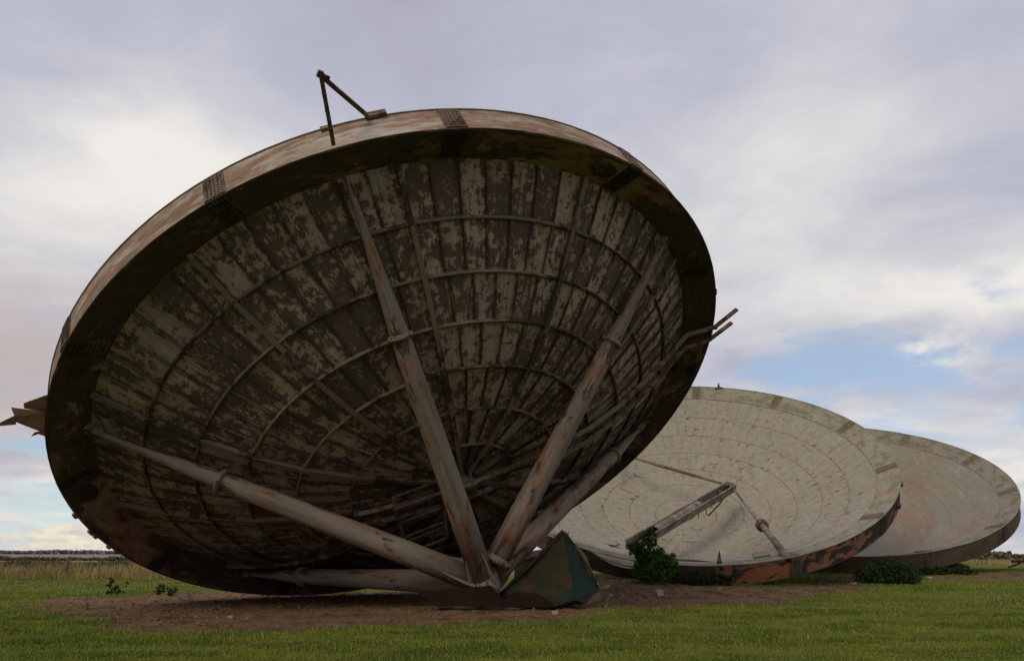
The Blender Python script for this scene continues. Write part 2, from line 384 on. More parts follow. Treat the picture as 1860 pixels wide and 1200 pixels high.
polyB = [(12.4, 29.6), (15.2, 31.6), (17., 31.2), (21.1, 32.3), (31., 36.), (33., 41.), (24.8, 36.6), (19.3, 35.), (15.6, 34.2), (13, 32)]
def sdpoly(px, py, poly):
    px = px.ravel(); py = py.ravel(); d = np.full(px.shape, 1e9); ins = np.zeros(px.shape, bool); n = len(poly)
    for i in range(n):
        x1, y1 = poly[i]; x2, y2 = poly[(i + 1) % n]
        ex, ey = x2 - x1, y2 - y1; t = np.clip(((px - x1) * ex + (py - y1) * ey) / (ex * ex + ey * ey), 0, 1)
        d = np.minimum(d, np.hypot(px - x1 - t * ex, py - y1 - t * ey))
        c = ((y1 > py) != (y2 > py)); 
        with np.errstate(divide='ignore', invalid='ignore'): xi = (x2 - x1) * (py - y1) / (y2 - y1 + 1e-12) + x1
        ins ^= c & (px < xi)
    return np.where(ins, d, -d)
# cheap fractal value noise, vectorised
_T = rng.random((256, 256))
def vn(x, y, s=1., oc=4):
    x = np.asarray(x, float) * s; y = np.asarray(y, float) * s; o = np.zeros(np.broadcast(x, y).shape); a = .5; tot = 0
    for k in range(oc):
        xi = np.floor(x).astype(int); yi = np.floor(y).astype(int); fx = x - xi; fy = y - yi
        fx = fx * fx * (3 - 2 * fx); fy = fy * fy * (3 - 2 * fy)
        A = _T[xi % 256, yi % 256]; B = _T[(xi + 1) % 256, yi % 256]; Cc = _T[xi % 256, (yi + 1) % 256]; D = _T[(xi + 1) % 256, (yi + 1) % 256]
        o += a * ((A * (1 - fx) + B * fx) * (1 - fy) + (Cc * (1 - fx) + D * fx) * fy); tot += a
        x = x * 2.03 + 17.3; y = y * 2.03 + 5.1; a *= .5
    return o / tot
def soil(x, y):
    sh = np.shape(x)
    s = np.maximum(sdpoly(np.asarray(x, float), np.asarray(y, float), polyA), sdpoly(np.asarray(x, float), np.asarray(y, float), polyB)).reshape(sh)
    return s + (vn(x, y, .42, 4) - .5) * 4.2 + (vn(np.asarray(x) * .5, np.asarray(y) * 1.6, 2., 3) - .5) * 1.0
def ground_z(x, y):
    z = gbase(x, y) + (vn(x, y, .35, 3) - .5) * .07
    sm = S(soil(x, y), -.25, .35)
    z = z + sm * ((vn(x, y, 3.2, 4) - .5) * .10 + (vn(x, y, 9., 2) - .5) * .03 - .015)
    return z
def axis(lo, hi, st, far_lo, far_hi):
    a = list(np.arange(lo, hi, st)); k = st; x = hi
    while x < far_hi: a.append(x); k *= 1.22; x += k
    a.append(far_hi); b = []; k = st; x = lo - st
    while x > far_lo: b.append(x); k *= 1.22; x -= k
    b.append(far_lo); return np.array(b[::-1] + a)
xs = axis(-17, 20, .11, -6000, 6000); ys = axis(8.5, 36, .11, -400, 6000)
X, Y = np.meshgrid(xs, ys); Z = ground_z(X, Y); SO = soil(X, Y)
far = (np.abs(X) > 200) | (Y > 200); Z[far] = 0
nx, ny = len(xs), len(ys)
V = np.stack([X, Y, Z], -1).reshape(-1, 3)
i = np.arange(nx - 1)[None, :] + np.arange(ny - 1)[:, None] * nx
Fq = np.stack([i, i + 1, i + nx + 1, i + nx], -1).reshape(-1, 4)
UV = np.stack([S(SO.reshape(-1), -.4, .4), np.zeros(nx * ny)], -1)[Fq.reshape(-1)]
m, g = newmat('grass_and_soil')
gx, gy, gz = g.xyz(g.obj)
sm, _, _ = g.xyz(g.uv)
nA = g.noise(g.obj, .35, 6, .6); nB = g.noise(g.obj, 6., 6, .65); nC = g.noise(g.obj, 28., 4, .6)
grass = g.mix(g.ss(nA, .35, .65), (.07, .10, .016), (.145, .165, .026))
grass = g.mix(g.ss(nB, .35, .75, 0., .6), grass, (.17, .155, .05))
# ploughed and stubble land beyond the site fence, mauve tint with distance is painted haze
nf = g.noise(g.vm('MULTIPLY', g.obj, (.004, .012, 1.)), 1., 4, .5)
fld = g.mix(g.ss(nf, .42, .5), (.33, .235, .155), (.24, .20, .10))
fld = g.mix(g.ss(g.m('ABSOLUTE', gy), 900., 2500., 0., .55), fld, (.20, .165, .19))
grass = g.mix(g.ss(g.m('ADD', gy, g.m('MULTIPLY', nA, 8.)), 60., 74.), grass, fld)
so1 = g.mix(g.ss(nB, .3, .7), (.14, .080, .040), (.215, .13, .07))
so1 = g.mix(g.ss(g.noise(g.obj, 1.3, 5, .6), .45, .7, 0., .8), so1, (.06, .033, .017))
so1 = g.mix(g.ss(nC, .6, .7, 0., .55), so1, (.17, .125, .085))
sn = g.ss(g.m('ADD', sm, g.m('MULTIPLY', g.m('SUBTRACT', nB, .5), .9)), .35, .6)
gc = g.mix(sn, grass, so1)
fin(g, gc, .95, g.m('ADD', nB, g.m('MULTIPLY', nC, .6)), .7, .05, .1)
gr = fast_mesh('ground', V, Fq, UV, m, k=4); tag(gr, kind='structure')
for p in gr.data.polygons: pass
gr.data.polygons.foreach_set('use_smooth', np.ones(len(gr.data.polygons), bool))

# grass blades
def blades(name, x, y, h, w, mat, lean=.45, z=None):
    n = len(x); z = ground_z(x, y) if z is None else z
    a = rng.uniform(0, 2 * np.pi, n); la = rng.uniform(0, 2 * np.pi, n); le = np.abs(rng.normal(0, lean, n)) * h
    bx, by = np.cos(a) * w / 2, np.sin(a) * w / 2
    tx, ty = x + np.cos(la) * le, y + np.sin(la) * le
    hh = np.sqrt(np.maximum(h * h - le * le, (h * .35) ** 2))
    mx, my, mz = x + np.cos(la) * le * .35, y + np.sin(la) * le * .35, z + hh * .6
    V = np.stack([np.stack([x - bx, y - by, z - .01], 1), np.stack([x + bx, y + by, z - .01], 1),
                  np.stack([mx + bx * .8, my + by * .8, mz], 1), np.stack([mx - bx * .8, my - by * .8, mz], 1), np.stack([tx, ty, z + hh], 1)], 1).reshape(-1, 3)
    b = np.arange(n)[:, None] * 5
    F = np.concatenate([b + np.array([0, 1, 2]), b + np.array([0, 2, 3]), b + np.array([3, 2, 4])], 1).reshape(-1, 3)
    r = rng.random(n); UV = np.repeat(np.stack([r, r], 1), 9, axis=0)
    return fast_mesh(name, V, F, UV, mat)
def scatter(n, y0, y1, pw=1.):
    y = y0 + (y1 - y0) * rng.random(n) ** pw
    x = (rng.random(n) * 2 - 1) * (y * .74 + .8)
    return x, y
xx, yy = [], []
for n, a, b in ((150000, 8.3, 14), (110000, 14, 20), (90000, 20, 30), (60000, 30, 46)):
    x, y = scatter(n, a, b, .85); s = soil(x, y)
    keep = (s < rng.normal(-.1, .28, n)); xx.append(x[keep]); yy.append(y[keep])
x = np.concatenate(xx); y = np.concatenate(yy)
clump = vn(x, y, 1.1, 4); hgt = (.024 + .05 * np.clip((clump - .35) * 3., 0, 1)) * rng.uniform(.6, 1.25, len(x)) * np.where(y > 22, 1.15, 1)
o = blades('grass', x, y, hgt, .007 + .0007 * y, M['blade'], .5); tag(o, 'short green lawn grass around the bare soil', 'grass', kind='stuff')
# longer grass fringing the soil and the dish rims
n = 26000; x, y = scatter(n, 12, 33, 1.); s = soil(x, y); keep = (s < .25) & (s > -.5); x, y = x[keep], y[keep]
o = blades('grass', x, y, rng.uniform(.06, .13, len(x)), .012 + .0006 * y, M['blade'], .5); tag(o, 'longer grass tufts fringing the edge of the bare soil', 'grass', kind='stuff')

n = 9000; x, y = scatter(n, 8.6, 34, .8); k = (soil(x, y) < -.3) & (vn(x, y, .8, 4) > .5); x, y = x[k], y[k]
o = blades('dead_stalks', x, y, rng.uniform(.06, .14, len(x)), .006 + .0005 * y, M['tallg'], .6); tag(o, 'scattered dry straw-coloured stalks in the lawn grass', 'grass', kind='stuff')
# clods and small pale stones scattered on the soil
def scatter_rocks(name, n, lo, hi, mat, label, cat, flat=.6, ymax=32):
    mb_v = []; mb_f = []; c = 0; ico = [(0, 0, 1), (1, 0, 0), (0, 1, 0), (-1, 0, 0), (0, -1, 0), (0, 0, -1)]
    icf = [(0, 1, 2), (0, 2, 3), (0, 3, 4), (0, 4, 1), (5, 2, 1), (5, 3, 2), (5, 4, 3), (5, 1, 4)]
    X = rng.uniform(-15, 14, n * 3); Y = rng.uniform(14, ymax, n * 3); k = soil(X, Y) > -.1; X, Y = X[k][:n], Y[k][:n]; Zg = ground_z(X, Y)
    for x, y, z in zip(X, Y, Zg):
        s = lo + (hi - lo) * random.random() ** 3; a = random.random() * 6.28
        for p in ico:
            q = [p[i] * s * random.uniform(.6, 1.3) for i in range(3)]
            mb_v.append((x + q[0] * math.cos(a) - q[1] * math.sin(a), y + q[0] * math.sin(a) + q[1] * math.cos(a), z + q[2] * flat))
        mb_f += [(c + i, c + j, c + l) for i, j, l in icf]; c += 6
    o = fast_mesh(name, np.array(mb_v), np.array(mb_f), np.zeros((len(mb_f) * 3, 2)), mat); tag(o, label, cat, kind='stuff')
scatter_rocks('pebbles', 2000, .008, .036, M['stone'], 'small pale stones and chalk chips strewn over the bare soil', 'stones')
M['clod'] = simple('soil_clods', (.105, .062, .035), (.15, .095, .055), 14)
scatter_rocks('clods', 5000, .015, .085, M['clod'], 'brown clods of earth scattered over the bare soil', 'soil clods', .7)

# ---------------------------------------------------------------- dishes
PI = math.pi
RO, RI, WALL, ZI = 9.15, 8.27, .81, -.33
RS = [8.27, 7.214, 6.127, 5.061, 3.942, 2.719, 1.465, .30]
ZS = [-.33, .38, 1.006, 1.556, 1.978, 2.257, 2.424, 2.51]
NP = [7, 7, 6, 5, 4, 3, 2]
def Zr(r): return float(np.interp(r, RS[::-1], ZS[::-1]))
class Dish:
    def __init__(s, C, U, Vv, Nn, mainang, splang, oz, name, label):
        s.C = Vector(C); s.U = Vector(U); s.V = Vector(Vv); s.N = Vector(Nn); s.oz = oz
        M3 = Matrix((s.U, s.V, -s.N)).transposed(); s.M = M3.to_4x4(); s.ma = mainang; s.sa = splang
        base = s.C + s.V * (-RO)                        # lowest point of the rim
        s.off = Vector((0, -RO, 0))
        s.root = empty(name, base, s.M); tag(s.root, label, 'dish antenna', 'toppled dish antennas')
    def p(s, r, a, z):                                  # a in degrees, z towards the back; local frame has -z at the back
        a = R_(a); q = 1 - min(r, RI) / RI
        return Vector((r * math.cos(a), r * math.sin(a) + s.oz * q, -z))
    def mb(s): return MB(s.off)
    def loc(s, w):                                      # world point -> local
        d = Vector(w) - s.C; return Vector((d.dot(s.U), d.dot(s.V), -d.dot(s.N)))

def build_dish(D, mback, mfront, mrib, mwall, mband_b, mband_f, msp_b, msp_f, detail=True, cut=None, wall2=None):
    root = D.root
    # rim girder: box ring, 144 segments
    mb = D.mb(); n = 144; prof = [(RO, 0.), (RO, -WALL), (RI, -.375), (RI, ZI)]
    mats = [mwall, mband_f, mband_b, wall2 or mwall]
    for i in range(n):
        a0, a1 = 360 * i / n, 360 * (i + 1) / n
        am = (a0 + a1) / 2
        for k in range(4):
            r0, z0 = prof[k]; r1, z1 = prof[(k + 1) % 4]
            if k == 2: continue
            mi = {0: 0, 1: 1, 3: 2}[k]
            if k == 0 and wall2 and 180 < am < 272: mi = 3
            L = math.hypot(r1 - r0, z1 - z0); steps = 1 if k == 0 else 2
            for q in range(steps):
                f0, f1 = q / steps, (q + 1) / steps
                pr = lambda f: (r0 + (r1 - r0) * f, z0 + (z1 - z0) * f)
                def pt(f, a):
                    r, z = pr(f)
                    if k == 1 and cut and cut[0] < a < cut[1]:      # crumpled stretch of lip, sagging outwards
                        w = math.sin(PI * (a - cut[0]) / (cut[1] - cut[0])); r += .22 * w * (1 - f); z += .25 * w * (1 - f)
                    if k == 0 and cut and cut[0] < a < cut[1] and f > .5:
                        w = math.sin(PI * (a - cut[0]) / (cut[1] - cut[0])); r += .05 * w; z += .25 * w
                    return D.p(r, a, z)
                vs = [pt(f0, a0), pt(f0, a1), pt(f1, a1), pt(f1, a0)]
                sc = RO * PI / 180; uv = [(a0 * sc, L * f0), (a1 * sc, L * f0), (a1 * sc, L * f1), (a0 * sc, L * f1)]
                mb.add(vs, [(0, 1, 2, 3)], [uv], mi)
    # rolled edge beads
    for z, r in ((0, RO), (-WALL, RO)):
        pts = [D.p(r + .003, 360 * i / n, z) for i in range(n)]
        mb.sweep(pts, (0, 0, 1), [(-.022, -.012), (.022, -.012), (.022, .012), (-.022, .012)], closed=True, mi=2 if z == 0 else 1)
    rim = mb.build('rim_girder', mats, root)
    # bolted splice plates round the rim, access covers between them
    for a in D.sa:
        mb = D.mb(); w = .21
        def face(r0, z0, r1, z1, nrm, mi, rows=9, cols=5):
            # nrm = outward (dr,dz)
            for c in range(cols):
                off = (c - (cols - 1) / 2) * (2 * w / cols); ac = a + math.degrees(off / RO)
                for k in range(rows):
                    f = (k + .5) / rows; r = r0 + (r1 - r0) * f; z = z0 + (z1 - z0) * f
                    c0 = D.p(r + nrm[0] * .028, ac, z + nrm[1] * .028)
                    rad = D.p(1, ac, 0) - D.p(0, ac, 0); rad = Vector((math.cos(R_(ac)), math.sin(R_(ac)), 0)); tg = Vector((-rad.y, rad.x, 0))
                    along = rad * (r1 - r0) + Vector((0, 0, -(z1 - z0))); ln = along.length; along.normalize()
                    nv = rad * nrm[0] + Vector((0, 0, -nrm[1]))
                    mb.box(c0, (tg, along, nv), (w / cols * .62, ln / rows * .36, .02), mi)
            rad = Vector((math.cos(R_(a)), math.sin(R_(a)), 0)); tg = Vector((-rad.y, rad.x, 0))
            along = rad * (r1 - r0) + Vector((0, 0, -(z1 - z0))); ln = along.length; along.normalize()
            nv = rad * nrm[0] + Vector((0, 0, -nrm[1]))
            mb.box(D.p((r0 + r1) / 2, a, (z0 + z1) / 2) + nv * .008, (tg, along, nv), (w * 1.12, ln / 2 - .03, .01), mi)
        face(RO, -.03, RO, -WALL + .03, (1, 0), 0)
        nb = Vector((ZI * -1, 0, 0)); q = Vector((RI - RO, ZI)); nn = Vector((q.y, -q.x)).normalized()
        nn = nn if nn.y > 0 else -nn
        face(RO - .03, -.01, RI + .06, ZI + .02, (nn.x, nn.y), 2, rows=8)
        q = Vector((RI - RO, -.375 + WALL)); nn = Vector((q.y, -q.x)).normalized(); nn = nn if nn.y < 0 else -nn
        face(RO - .03, -WALL + .01, RI + .04, -.385, (nn.x, nn.y), 1, rows=8)
        mb.build('splice_plate', [msp_b, msp_f, M['seam2']], rim)
    if detail:
        for k, a in enumerate(D.sa):
            mb = D.mb(); ac = a - 4.2; rr = (RO + RI) / 2; rad = Vector((math.cos(R_(ac)), math.sin(R_(ac)), 0)); tg = Vector((-rad.y, rad.x, 0))
            q = Vector((RI - RO, ZI)); nn = Vector((q.y, -q.x)).normalized(); nn = nn if nn.y > 0 else -nn
            nv = rad * nn.x + Vector((0, 0, -nn.y)); al = (rad * (RI - RO) + Vector((0, 0, -ZI))).normalized()
            c0 = D.p(rr, ac, ZI / 2)
            for ra, hh in ((1., .012), (.75, .018)):
                vs = [c0 + nv * hh + tg * (math.cos(t) * .34 * ra) + al * (math.sin(t) * .24 * ra) for t in [2 * PI * j / 28 for j in range(28)]]
                vs2 = [v - nv * .03 for v in vs]
                mb.add(vs + vs2, [tuple(range(28))] + [(j, (j + 1) % 28, 28 + (j + 1) % 28, 28 + j) for j in range(28)], None, 0)
            mb.build('access_cover', [M['cover']], rim)
    # reflector sectors with their seams
    for s in range(12):
        A0 = D.ma[s]; A1 = D.ma[s + 1]
        mb = D.mb(); rnd = random.Random(s + 3)
        for j in range(7):
            r0, r1 = RS[j], RS[j + 1]; npan = NP[j]
            for k in range(npan):
                sub = 2
                bk = rnd.uniform(-.018, .018)
                def P(f, q, front):
                    a = A0 + (A1 - A0) * (k + f) / npan; r = r0 + (r1 - r0) * q; z = Zr(r)
                    z += bk * math.sin(PI * f) * math.sin(PI * q)
                    return D.p(r, a, z - (.03 if front else 0))
                for front in (False, True):
                    for fi in range(sub):
                        for qi in range(2):
                            c = [(fi / sub, qi / 2), ((fi + 1) / sub, qi / 2), ((fi + 1) / sub, (qi + 1) / 2), (fi / sub, (qi + 1) / 2)]
                            vs = [P(f, q, front) for f, q in c]
                            u0 = s * 10 + k
                            uv = [(u0 + min(f, .9999), j + min(q, .9999)) for f, q in c]
                            mb.add(vs, [(0, 1, 2, 3) if front else (3, 2, 1, 0)], [uv if front else uv[::-1]], 1 if front else 0)
            # stiffeners along the panel seams, rows of rivets beside them
            if detail:
                for k in range(1, npan):
                    a = A0 + (A1 - A0) * k / npan; uu = s * 10 + k - .5
                    pts = [D.p(r0 + (r1 - r0) * t, a, Zr(r0 + (r1 - r0) * t)) for t in (.03, .5, .97)]
                    prof = [(-.011, -.01), (.011, -.01), (.011, .055), (-.011, .055)]
                    mb.sweep(pts, (0, 0, -1), prof, mi=3)
                    for sgn in (-1, 1):
                        nr = int((r0 - r1) / .13); tg = Vector((-math.sin(R_(a)), math.cos(R_(a)), 0))
                        for q in range(nr):
                            t = (q + .5) / nr; c0 = D.p(r0 + (r1 - r0) * t, a, Zr(r0 + (r1 - r0) * t)) + tg * (.045 * sgn)
                            rr = Vector((math.cos(R_(a)), math.sin(R_(a)), 0)); h = .017
                            mb.add([c0 + tg * h, c0 + rr * h, c0 - tg * h, c0 - rr * h, c0 + Vector((0, 0, -.02))],
                                   [(0, 1, 4), (1, 2, 4), (2, 3, 4), (3, 0, 4)], None, 3)
        mb.build('reflector_panel', [mback, mfront, mrib, M['seam']], root)
    # ribs on the back
    for s in range(12):
        mb = D.mb(); a = D.ma[s]
        pts = [D.p(r, a, Zr(r)) for r in [8.3, 7.75, 7.2, 6.65, 6.1, 5.6, 5.05, 4.5, 3.9, 3.3, 2.7, 2.1, 1.45, .9, .4]]
        prof = [(-.012, -.01), (.012, -.01), (.012, .125), (.055, .125), (.055, .14), (-.055, .14), (-.055, .125), (-.012, .125)]
        mb.sweep(pts, (0, 0, -1), prof)
        mb.build('radial_rib', [mrib], root)
    for j in range(1, 7):
        mb = D.mb(); r = RS[j]; pts = [D.p(r, 2.5 * i, Zr(r)) for i in range(144)]
        prof = [(-.01, -.01), (.01, -.01), (.01, .07), (.028, .07), (.028, .08), (-.01, .08)]
        mb.sweep(pts, (0, 0, -1), prof, closed=True)
        if detail and j < 6:
            for i in range(int(2 * PI * r / .14)):
                a = 360 * i / int(2 * PI * r / .14); c0 = D.p(r + .012, a, Zr(r) + .08)
                x = Vector((math.cos(R_(a)), math.sin(R_(a)), 0)); y = Vector((-x.y, x.x, 0)); h = .018
                mb.add([c0 + x * h, c0 + y * h, c0 - x * h, c0 - y * h, c0 + Vector((0, 0, -.022))], [(0, 1, 4), (1, 2, 4), (2, 3, 4), (3, 0, 4)])
        mb.build('ring_rib', [mrib], root)
    # centre plate, back and front
    mb = D.mb()
    for z, fl in ((2.53, 0), (2.46, 1)):
        c0 = D.p(0, 0, z); vs = [D.p(.42, 20 * i, z) - (D.p(.42, 0, z) - D.p(.42, 0, z)) for i in range(18)]
        mb.add(vs, [tuple(range(18)) if fl else tuple(range(18))[::-1]], None, fl)
    c0 = D.p(0, 0, 2.5)
    mb.tube([c0, c0 + Vector((0, 0, -.28))], .26, 16); mb.tube([c0 + Vector((0, 0, -.26)), c0 + Vector((0, 0, -.31))], .36, 16)
    for i in range(8):
        a = i * PI / 4; mb.box(c0 + Vector((.33 * math.cos(a), .33 * math.sin(a), -.14)), ((math.cos(a), math.sin(a), 0), (-math.sin(a), math.cos(a), 0), (0, 0, 1)), (.09, .012, .14))
    mb.build('centre_plate', [mrib, mfront], root)

# ---- the near dish, seen from its ribbed back
ma1 = [-98, -69, -35, -5.2, 26, 58.2, 89.6, 120, 150, 180, 205, 234, 262]
sa1 = [5, 35, 66, 95.5, 126, 155, 184, 215, 244, 275, 305, 335]
D1 = Dish((-2.4742, 20.9591, 4.9828), (-.7882, -.6154, 0.), (.5172, -.6625, .5418), (.3335, -.4271, -.8405), ma1, sa1, .628, 'dish_antenna',
          'nearest and largest dish, tipped over with its dark ribbed back and tubular struts facing us')
build_dish(D1, M['back_panel'], M['front3'], M['rib'], M['band_wall'], M['band_back'], M['bandf3'], M['splice'], M['splice_f'])
HUB = D1.loc((-.64, 18.15, .70))
def strut(D, a, tc, end=.12, flange=False):
    A = D.p(8.24, a, -.05); d = HUB - A; L = d.length; d.normalize()
    mb = D.mb()
    B = HUB - d * .42
    f = lambda t: A + d * (L * t)
    ts = [0, tc * .25, tc * .6, tc * .93, tc, tc + .02, .6, .8, 1 - end / L]
    rs = [.06, .085, .145, .20, .205, .215, .25, .275, .285]
    mb.tube([f(t) for t in ts], rs, 22)
    o = mb.build('support_strut', [M['tube']], D.root)
    for t, r, w in ((tc, .205, .035), (1 - (end + .08) / L, .29, .045))[:2 if flange else 1]:
        mb = D.mb(); c = f(t)
        mb.tube([c - d * w, c - d * (w * .4), c - d * (w * .4) * .9, c + d * w], [r + .075, r + .08, r + .08, r + .075], 26)
        mb.tube([c - d * (w * 2.2), c - d * w], [r + .01, r + .035], 22)
        up = d.cross(Vector((0, 0, 1))).normalized(); sd = up.cross(d)
        for i in range(14):
            q = 2 * PI * i / 14; mb.tube([c + (up * math.cos(q) + sd * math.sin(q)) * (r + .05) - d * (w + .02), c + (up * math.cos(q) + sd * math.sin(q)) * (r + .05) + d * (w + .02)], .014, 6)
        mb.build('collar', [M['tube']], o)
    E = HUB - d * end; up = d.cross(Vector((0, 0, 1))).normalized(); sd = up.cross(d)
    for q in range(0 if flange else 4):
        w_ = up * math.cos(q * PI / 2 + .6) + sd * math.sin(q * PI / 2 + .6); n_ = d.cross(w_)
        mb = D.mb(); vs = [E - d * .75 + w_ * .27, E - d * .15 + w_ * .42, E + d * .1 + w_ * .40, E + d * .1 + w_ * .2]
        mb.add([v + n_ * .01 for v in vs] + [v - n_ * .01 for v in vs], [(0, 1, 2, 3), (7, 6, 5, 4), (0, 4, 5, 1), (1, 5, 6, 2), (2, 6, 7, 3), (3, 7, 4, 0)]); mb.build('gusset', [M['tube']], o)
    # clevis plate at the rim
    mb = D.mb(); sd = d.cross(Vector((0, 0, 1))).normalized(); up = sd.cross(d)
    for q in (-1, 1): mb.box(A + sd * (.075 * q) + d * .05, (d, sd, up), (.2, .01, .09))
    mb.build('clevis', [M['rib']], D.root)
for a, tc, e_, fl_ in ((50.7, .35, .1, 0), (113, .32, .5, 1), (173.6, .25, .45, 0), (-12.2, .33, .3, 0), (-73.7, .295, .2, 0), (-127, .3, .62, 1)): strut(D1, a, tc, e_, fl_)
# hub where the struts meet
mb = D1.mb(); ax = Vector((0, 0, -1)).normalized()
mb.tube([HUB - ax * .55, HUB - ax * .5, HUB + ax * .25, HUB + ax * .33], [.28, .33, .33, .26], 24)
mb.tube([HUB - ax * .22, HUB - ax * .17], .37, 24)
for i in range(12):
    a = i * PI / 6; x = Vector((math.cos(a), math.sin(a), 0)); y = Vector((-math.sin(a), math.cos(a), 0))
    mb.box(HUB + x * .27, (x, y, ax), (.10, .012, .24))
for i in range(16):
    a = i * PI / 8 + .1; x = Vector((math.cos(a), math.sin(a), 0)); mb.tube([HUB + x * .33 - ax * .24, HUB + x * .33 - ax * .14], .018, 6)
mb.build('hub', [M['tube']], D1.root)

# ladder: two channel rails following the back from the centre and over the rim
def rail_pt(r, lat, dz=.33):
    a = R_(143.4); x = Vector((math.cos(a), math.sin(a), 0)); y = Vector((-x.y, x.x, 0)); rr = max(abs(r), 0)
    if rr <= RI: z = Zr(max(rr, .3))
    elif rr <= RO: z = ZI + (rr - RI) / (RO - RI) * -ZI
    else: z = 0.
    b = Vector((0, D1.oz * (1 - min(rr, RI) / RI), 0))
    return b + x * r + y * lat + Vector((0, 0, -(z + dz)))
lad = D1.mb()
stations = [(-2.7, .33), (-1.5, .36), (0, .42), (1.4, .35), (2.7, .33), (3.9, .31), (5.06, .3), (6.1, .3), (7.2, .33), (8.2, .38), (9.15, .12), (10.15, -.28)]
for k, lat in enumerate((-.27, .30)):
    pts = [rail_pt(r - (.08 if k else 0), lat, dz) for r, dz in stations]
    prof = [(-.012, -.06), (.05, -.06), (.05, -.045), (.004, -.045), (.004, .045), (.05, .045), (.05, .06), (-.012, .06)]
    mbr = D1.mb(); mbr.sweep(pts, (0, 0, -1), prof)
    mbr.build('ladder_rail', [M['rail']], D1.root)
for i in range(33):
    r = -2.4 + i * .36
    dz = float(np.interp(r, [s[0] for s in stations], [s[1] for s in stations])) - .02
    ru = D1.mb(); ru.tube([rail_pt(r, -.27, dz), rail_pt(r, .30, dz)], .011, 6); rg = ru.build('ladder_rung', [M['rail']], D1.root)
    if i % 3 != 1:
        ru = D1.mb(); ru.tube([rail_pt(r, .30, dz), rail_pt(r, .31, dz + .02), rail_pt(r + .02, .34, dz - .22)], .009, 5); ru.build('rung_hook', [M['rail']], rg)
for r in (2.7, 5.06, 7.2, 9.1):
    dz = float(np.interp(r, [s[0] for s in stations], [s[1] for s in stations]))
    for lat in (-.27, .30):
        b = D1.mb(); b.bar(rail_pt(r, lat, dz), rail_pt(r, lat, 0.), .05, .012, (1, 0, 0)); b.build('ladder_bracket', [M['rail']], D1.root)
# bent clips at the rim end of the ladder
b = D1.mb()
for lat, q in ((-.27, .25), (-.27, -.22), (.30, .2)):
    c0 = rail_pt(9.32, lat, .03); b.tube([c0, c0 + Vector((-.12, .02 + q * .3, .08)), c0 + Vector((-.14, q, .0)), c0 + Vector((0, q * 1.05, -.02))], .022, 6)
b.build('rail_clip', [M['rail']], D1.root)
# tubular cage platform beside the centre
pf = D1.mb(); A = Vector((1.63, -.2, -2.95)); B = Vector((.72, .62, -2.98)); Cc = Vector((.28, -2.1, -2.95)); Dd = Vector((-.52, -1.3, -2.98))
dn = Vector((.05, .1, .28))
for off in (Vector(), dn):
    for p, q in ((A, B), (A, Cc), (B, Dd), (Cc, Dd)): pf.bar(p + off, q + off, .055, .055, (0, 0, 1))
    pf.bar(A.lerp(Cc, .62) + off, B.lerp(Dd, .62) + off, .045, .045)
    pf.bar(A.lerp(Cc, .3) + off, B.lerp(Dd, .3) + off, .06, .05)
for p in (A, B, Cc, Dd): pf.bar(p, p + dn, .05, .05, (1, 0, 0))
pf.build('platform_cage', [M['rail']], D1.root)

# A-shaped angle-iron bracket on the top of the rim
br_ = D1.mb(); apex = Vector((6.51, 8.17, .4)); f1 = Vector((5.84, 7.09, .02)); f1b = Vector((5.64, 6.82, -.0)); f2 = Vector((5.19, 7.60, .8))
f1 = Vector((5.88, 7.12, .0))
prof = [(-.04, -.04), (.04, -.04), (.04, -.028), (-.028, -.028), (-.028, .04), (-.04, .04)]
br_.sweep([f1, f1.lerp(apex, 1.03)], (0, 0, 1), prof); br_.sweep([f2, f2.lerp(apex, .98)], (0, 0, 1), prof)
br_.box(apex + Vector((.02, .02, 0)), ((1, 0, 0), (0, 1, 0), (0, 0, 1)), (.05, .06, .04))
br_.box(apex + Vector((-.08, .0, .04)), ((1, 0, 0), (0, 1, 0), (0, 0, 1)), (.1, .03, .03))
br_.box(f2 + Vector((-.12, .1, 0)), (Vector((-.82, .57, 0)), Vector((.57, .82, 0)), (0, 0, 1)), (.22, .035, .07))
br_.box(f1.lerp(Vector((5.75, 7.0, .8)), .95) + Vector((.1, .0, 0)), (Vector((-.77, .63, 0)), Vector((.63, .77, 0)), (0, 0, 1)), (.09, .09, .05))
for t in (.25, .5, .75): br_.box(f1.lerp(apex, t), ((1, 0, 0), (0, 1, 0), (0, 0, 1)), (.03, .03, .06))
br_.build('rim_bracket', [M['rail']], D1.root)

# torn sheet sticking out at the left of the rim
t = D1.mb()
def sh(pts, z0=.45, th=.012, mi=0):
    vs = []; 
    for r, a, z in pts: vs.append(D1.p(r, a, -z))
    n = len(vs); nv = (vs[1] - vs[0]).cross(vs[2] - vs[0]).normalized() * th
    t.add(vs + [v + nv for v in vs], [tuple(range(n)), tuple(range(2 * n - 1, n - 1, -1))] + [(i, (i + 1) % n, n + (i + 1) % n, n + i) for i in range(n)], None, mi)
sh([(9.1, -7.1, .5), (9.5, -9.1, .55), (9.62, -10.2, .65), (9.62, -11.5, .7), (9.1, -11.5, .55)])
sh([(9.1, -10.7, .45), (9.85, -10.7, .6), (9.78, -11.8, .5), (9.82, -12.7, .5), (9.3, -14.5, .4), (9.1, -14.5, .35)])
sh([(9.75, -11.5, .5), (10.1, -12.8, .45), (10.05, -13.1, .42), (9.76, -13.1, .45)])
sh([(9.1, -14.1, .4), (9.42, -14.9, .45), (9.52, -16.1, .5), (9.36, -15.5, .48), (9.1, -16.2, .4)])
t.build('torn_sheet', [M['torn']], D1.root)
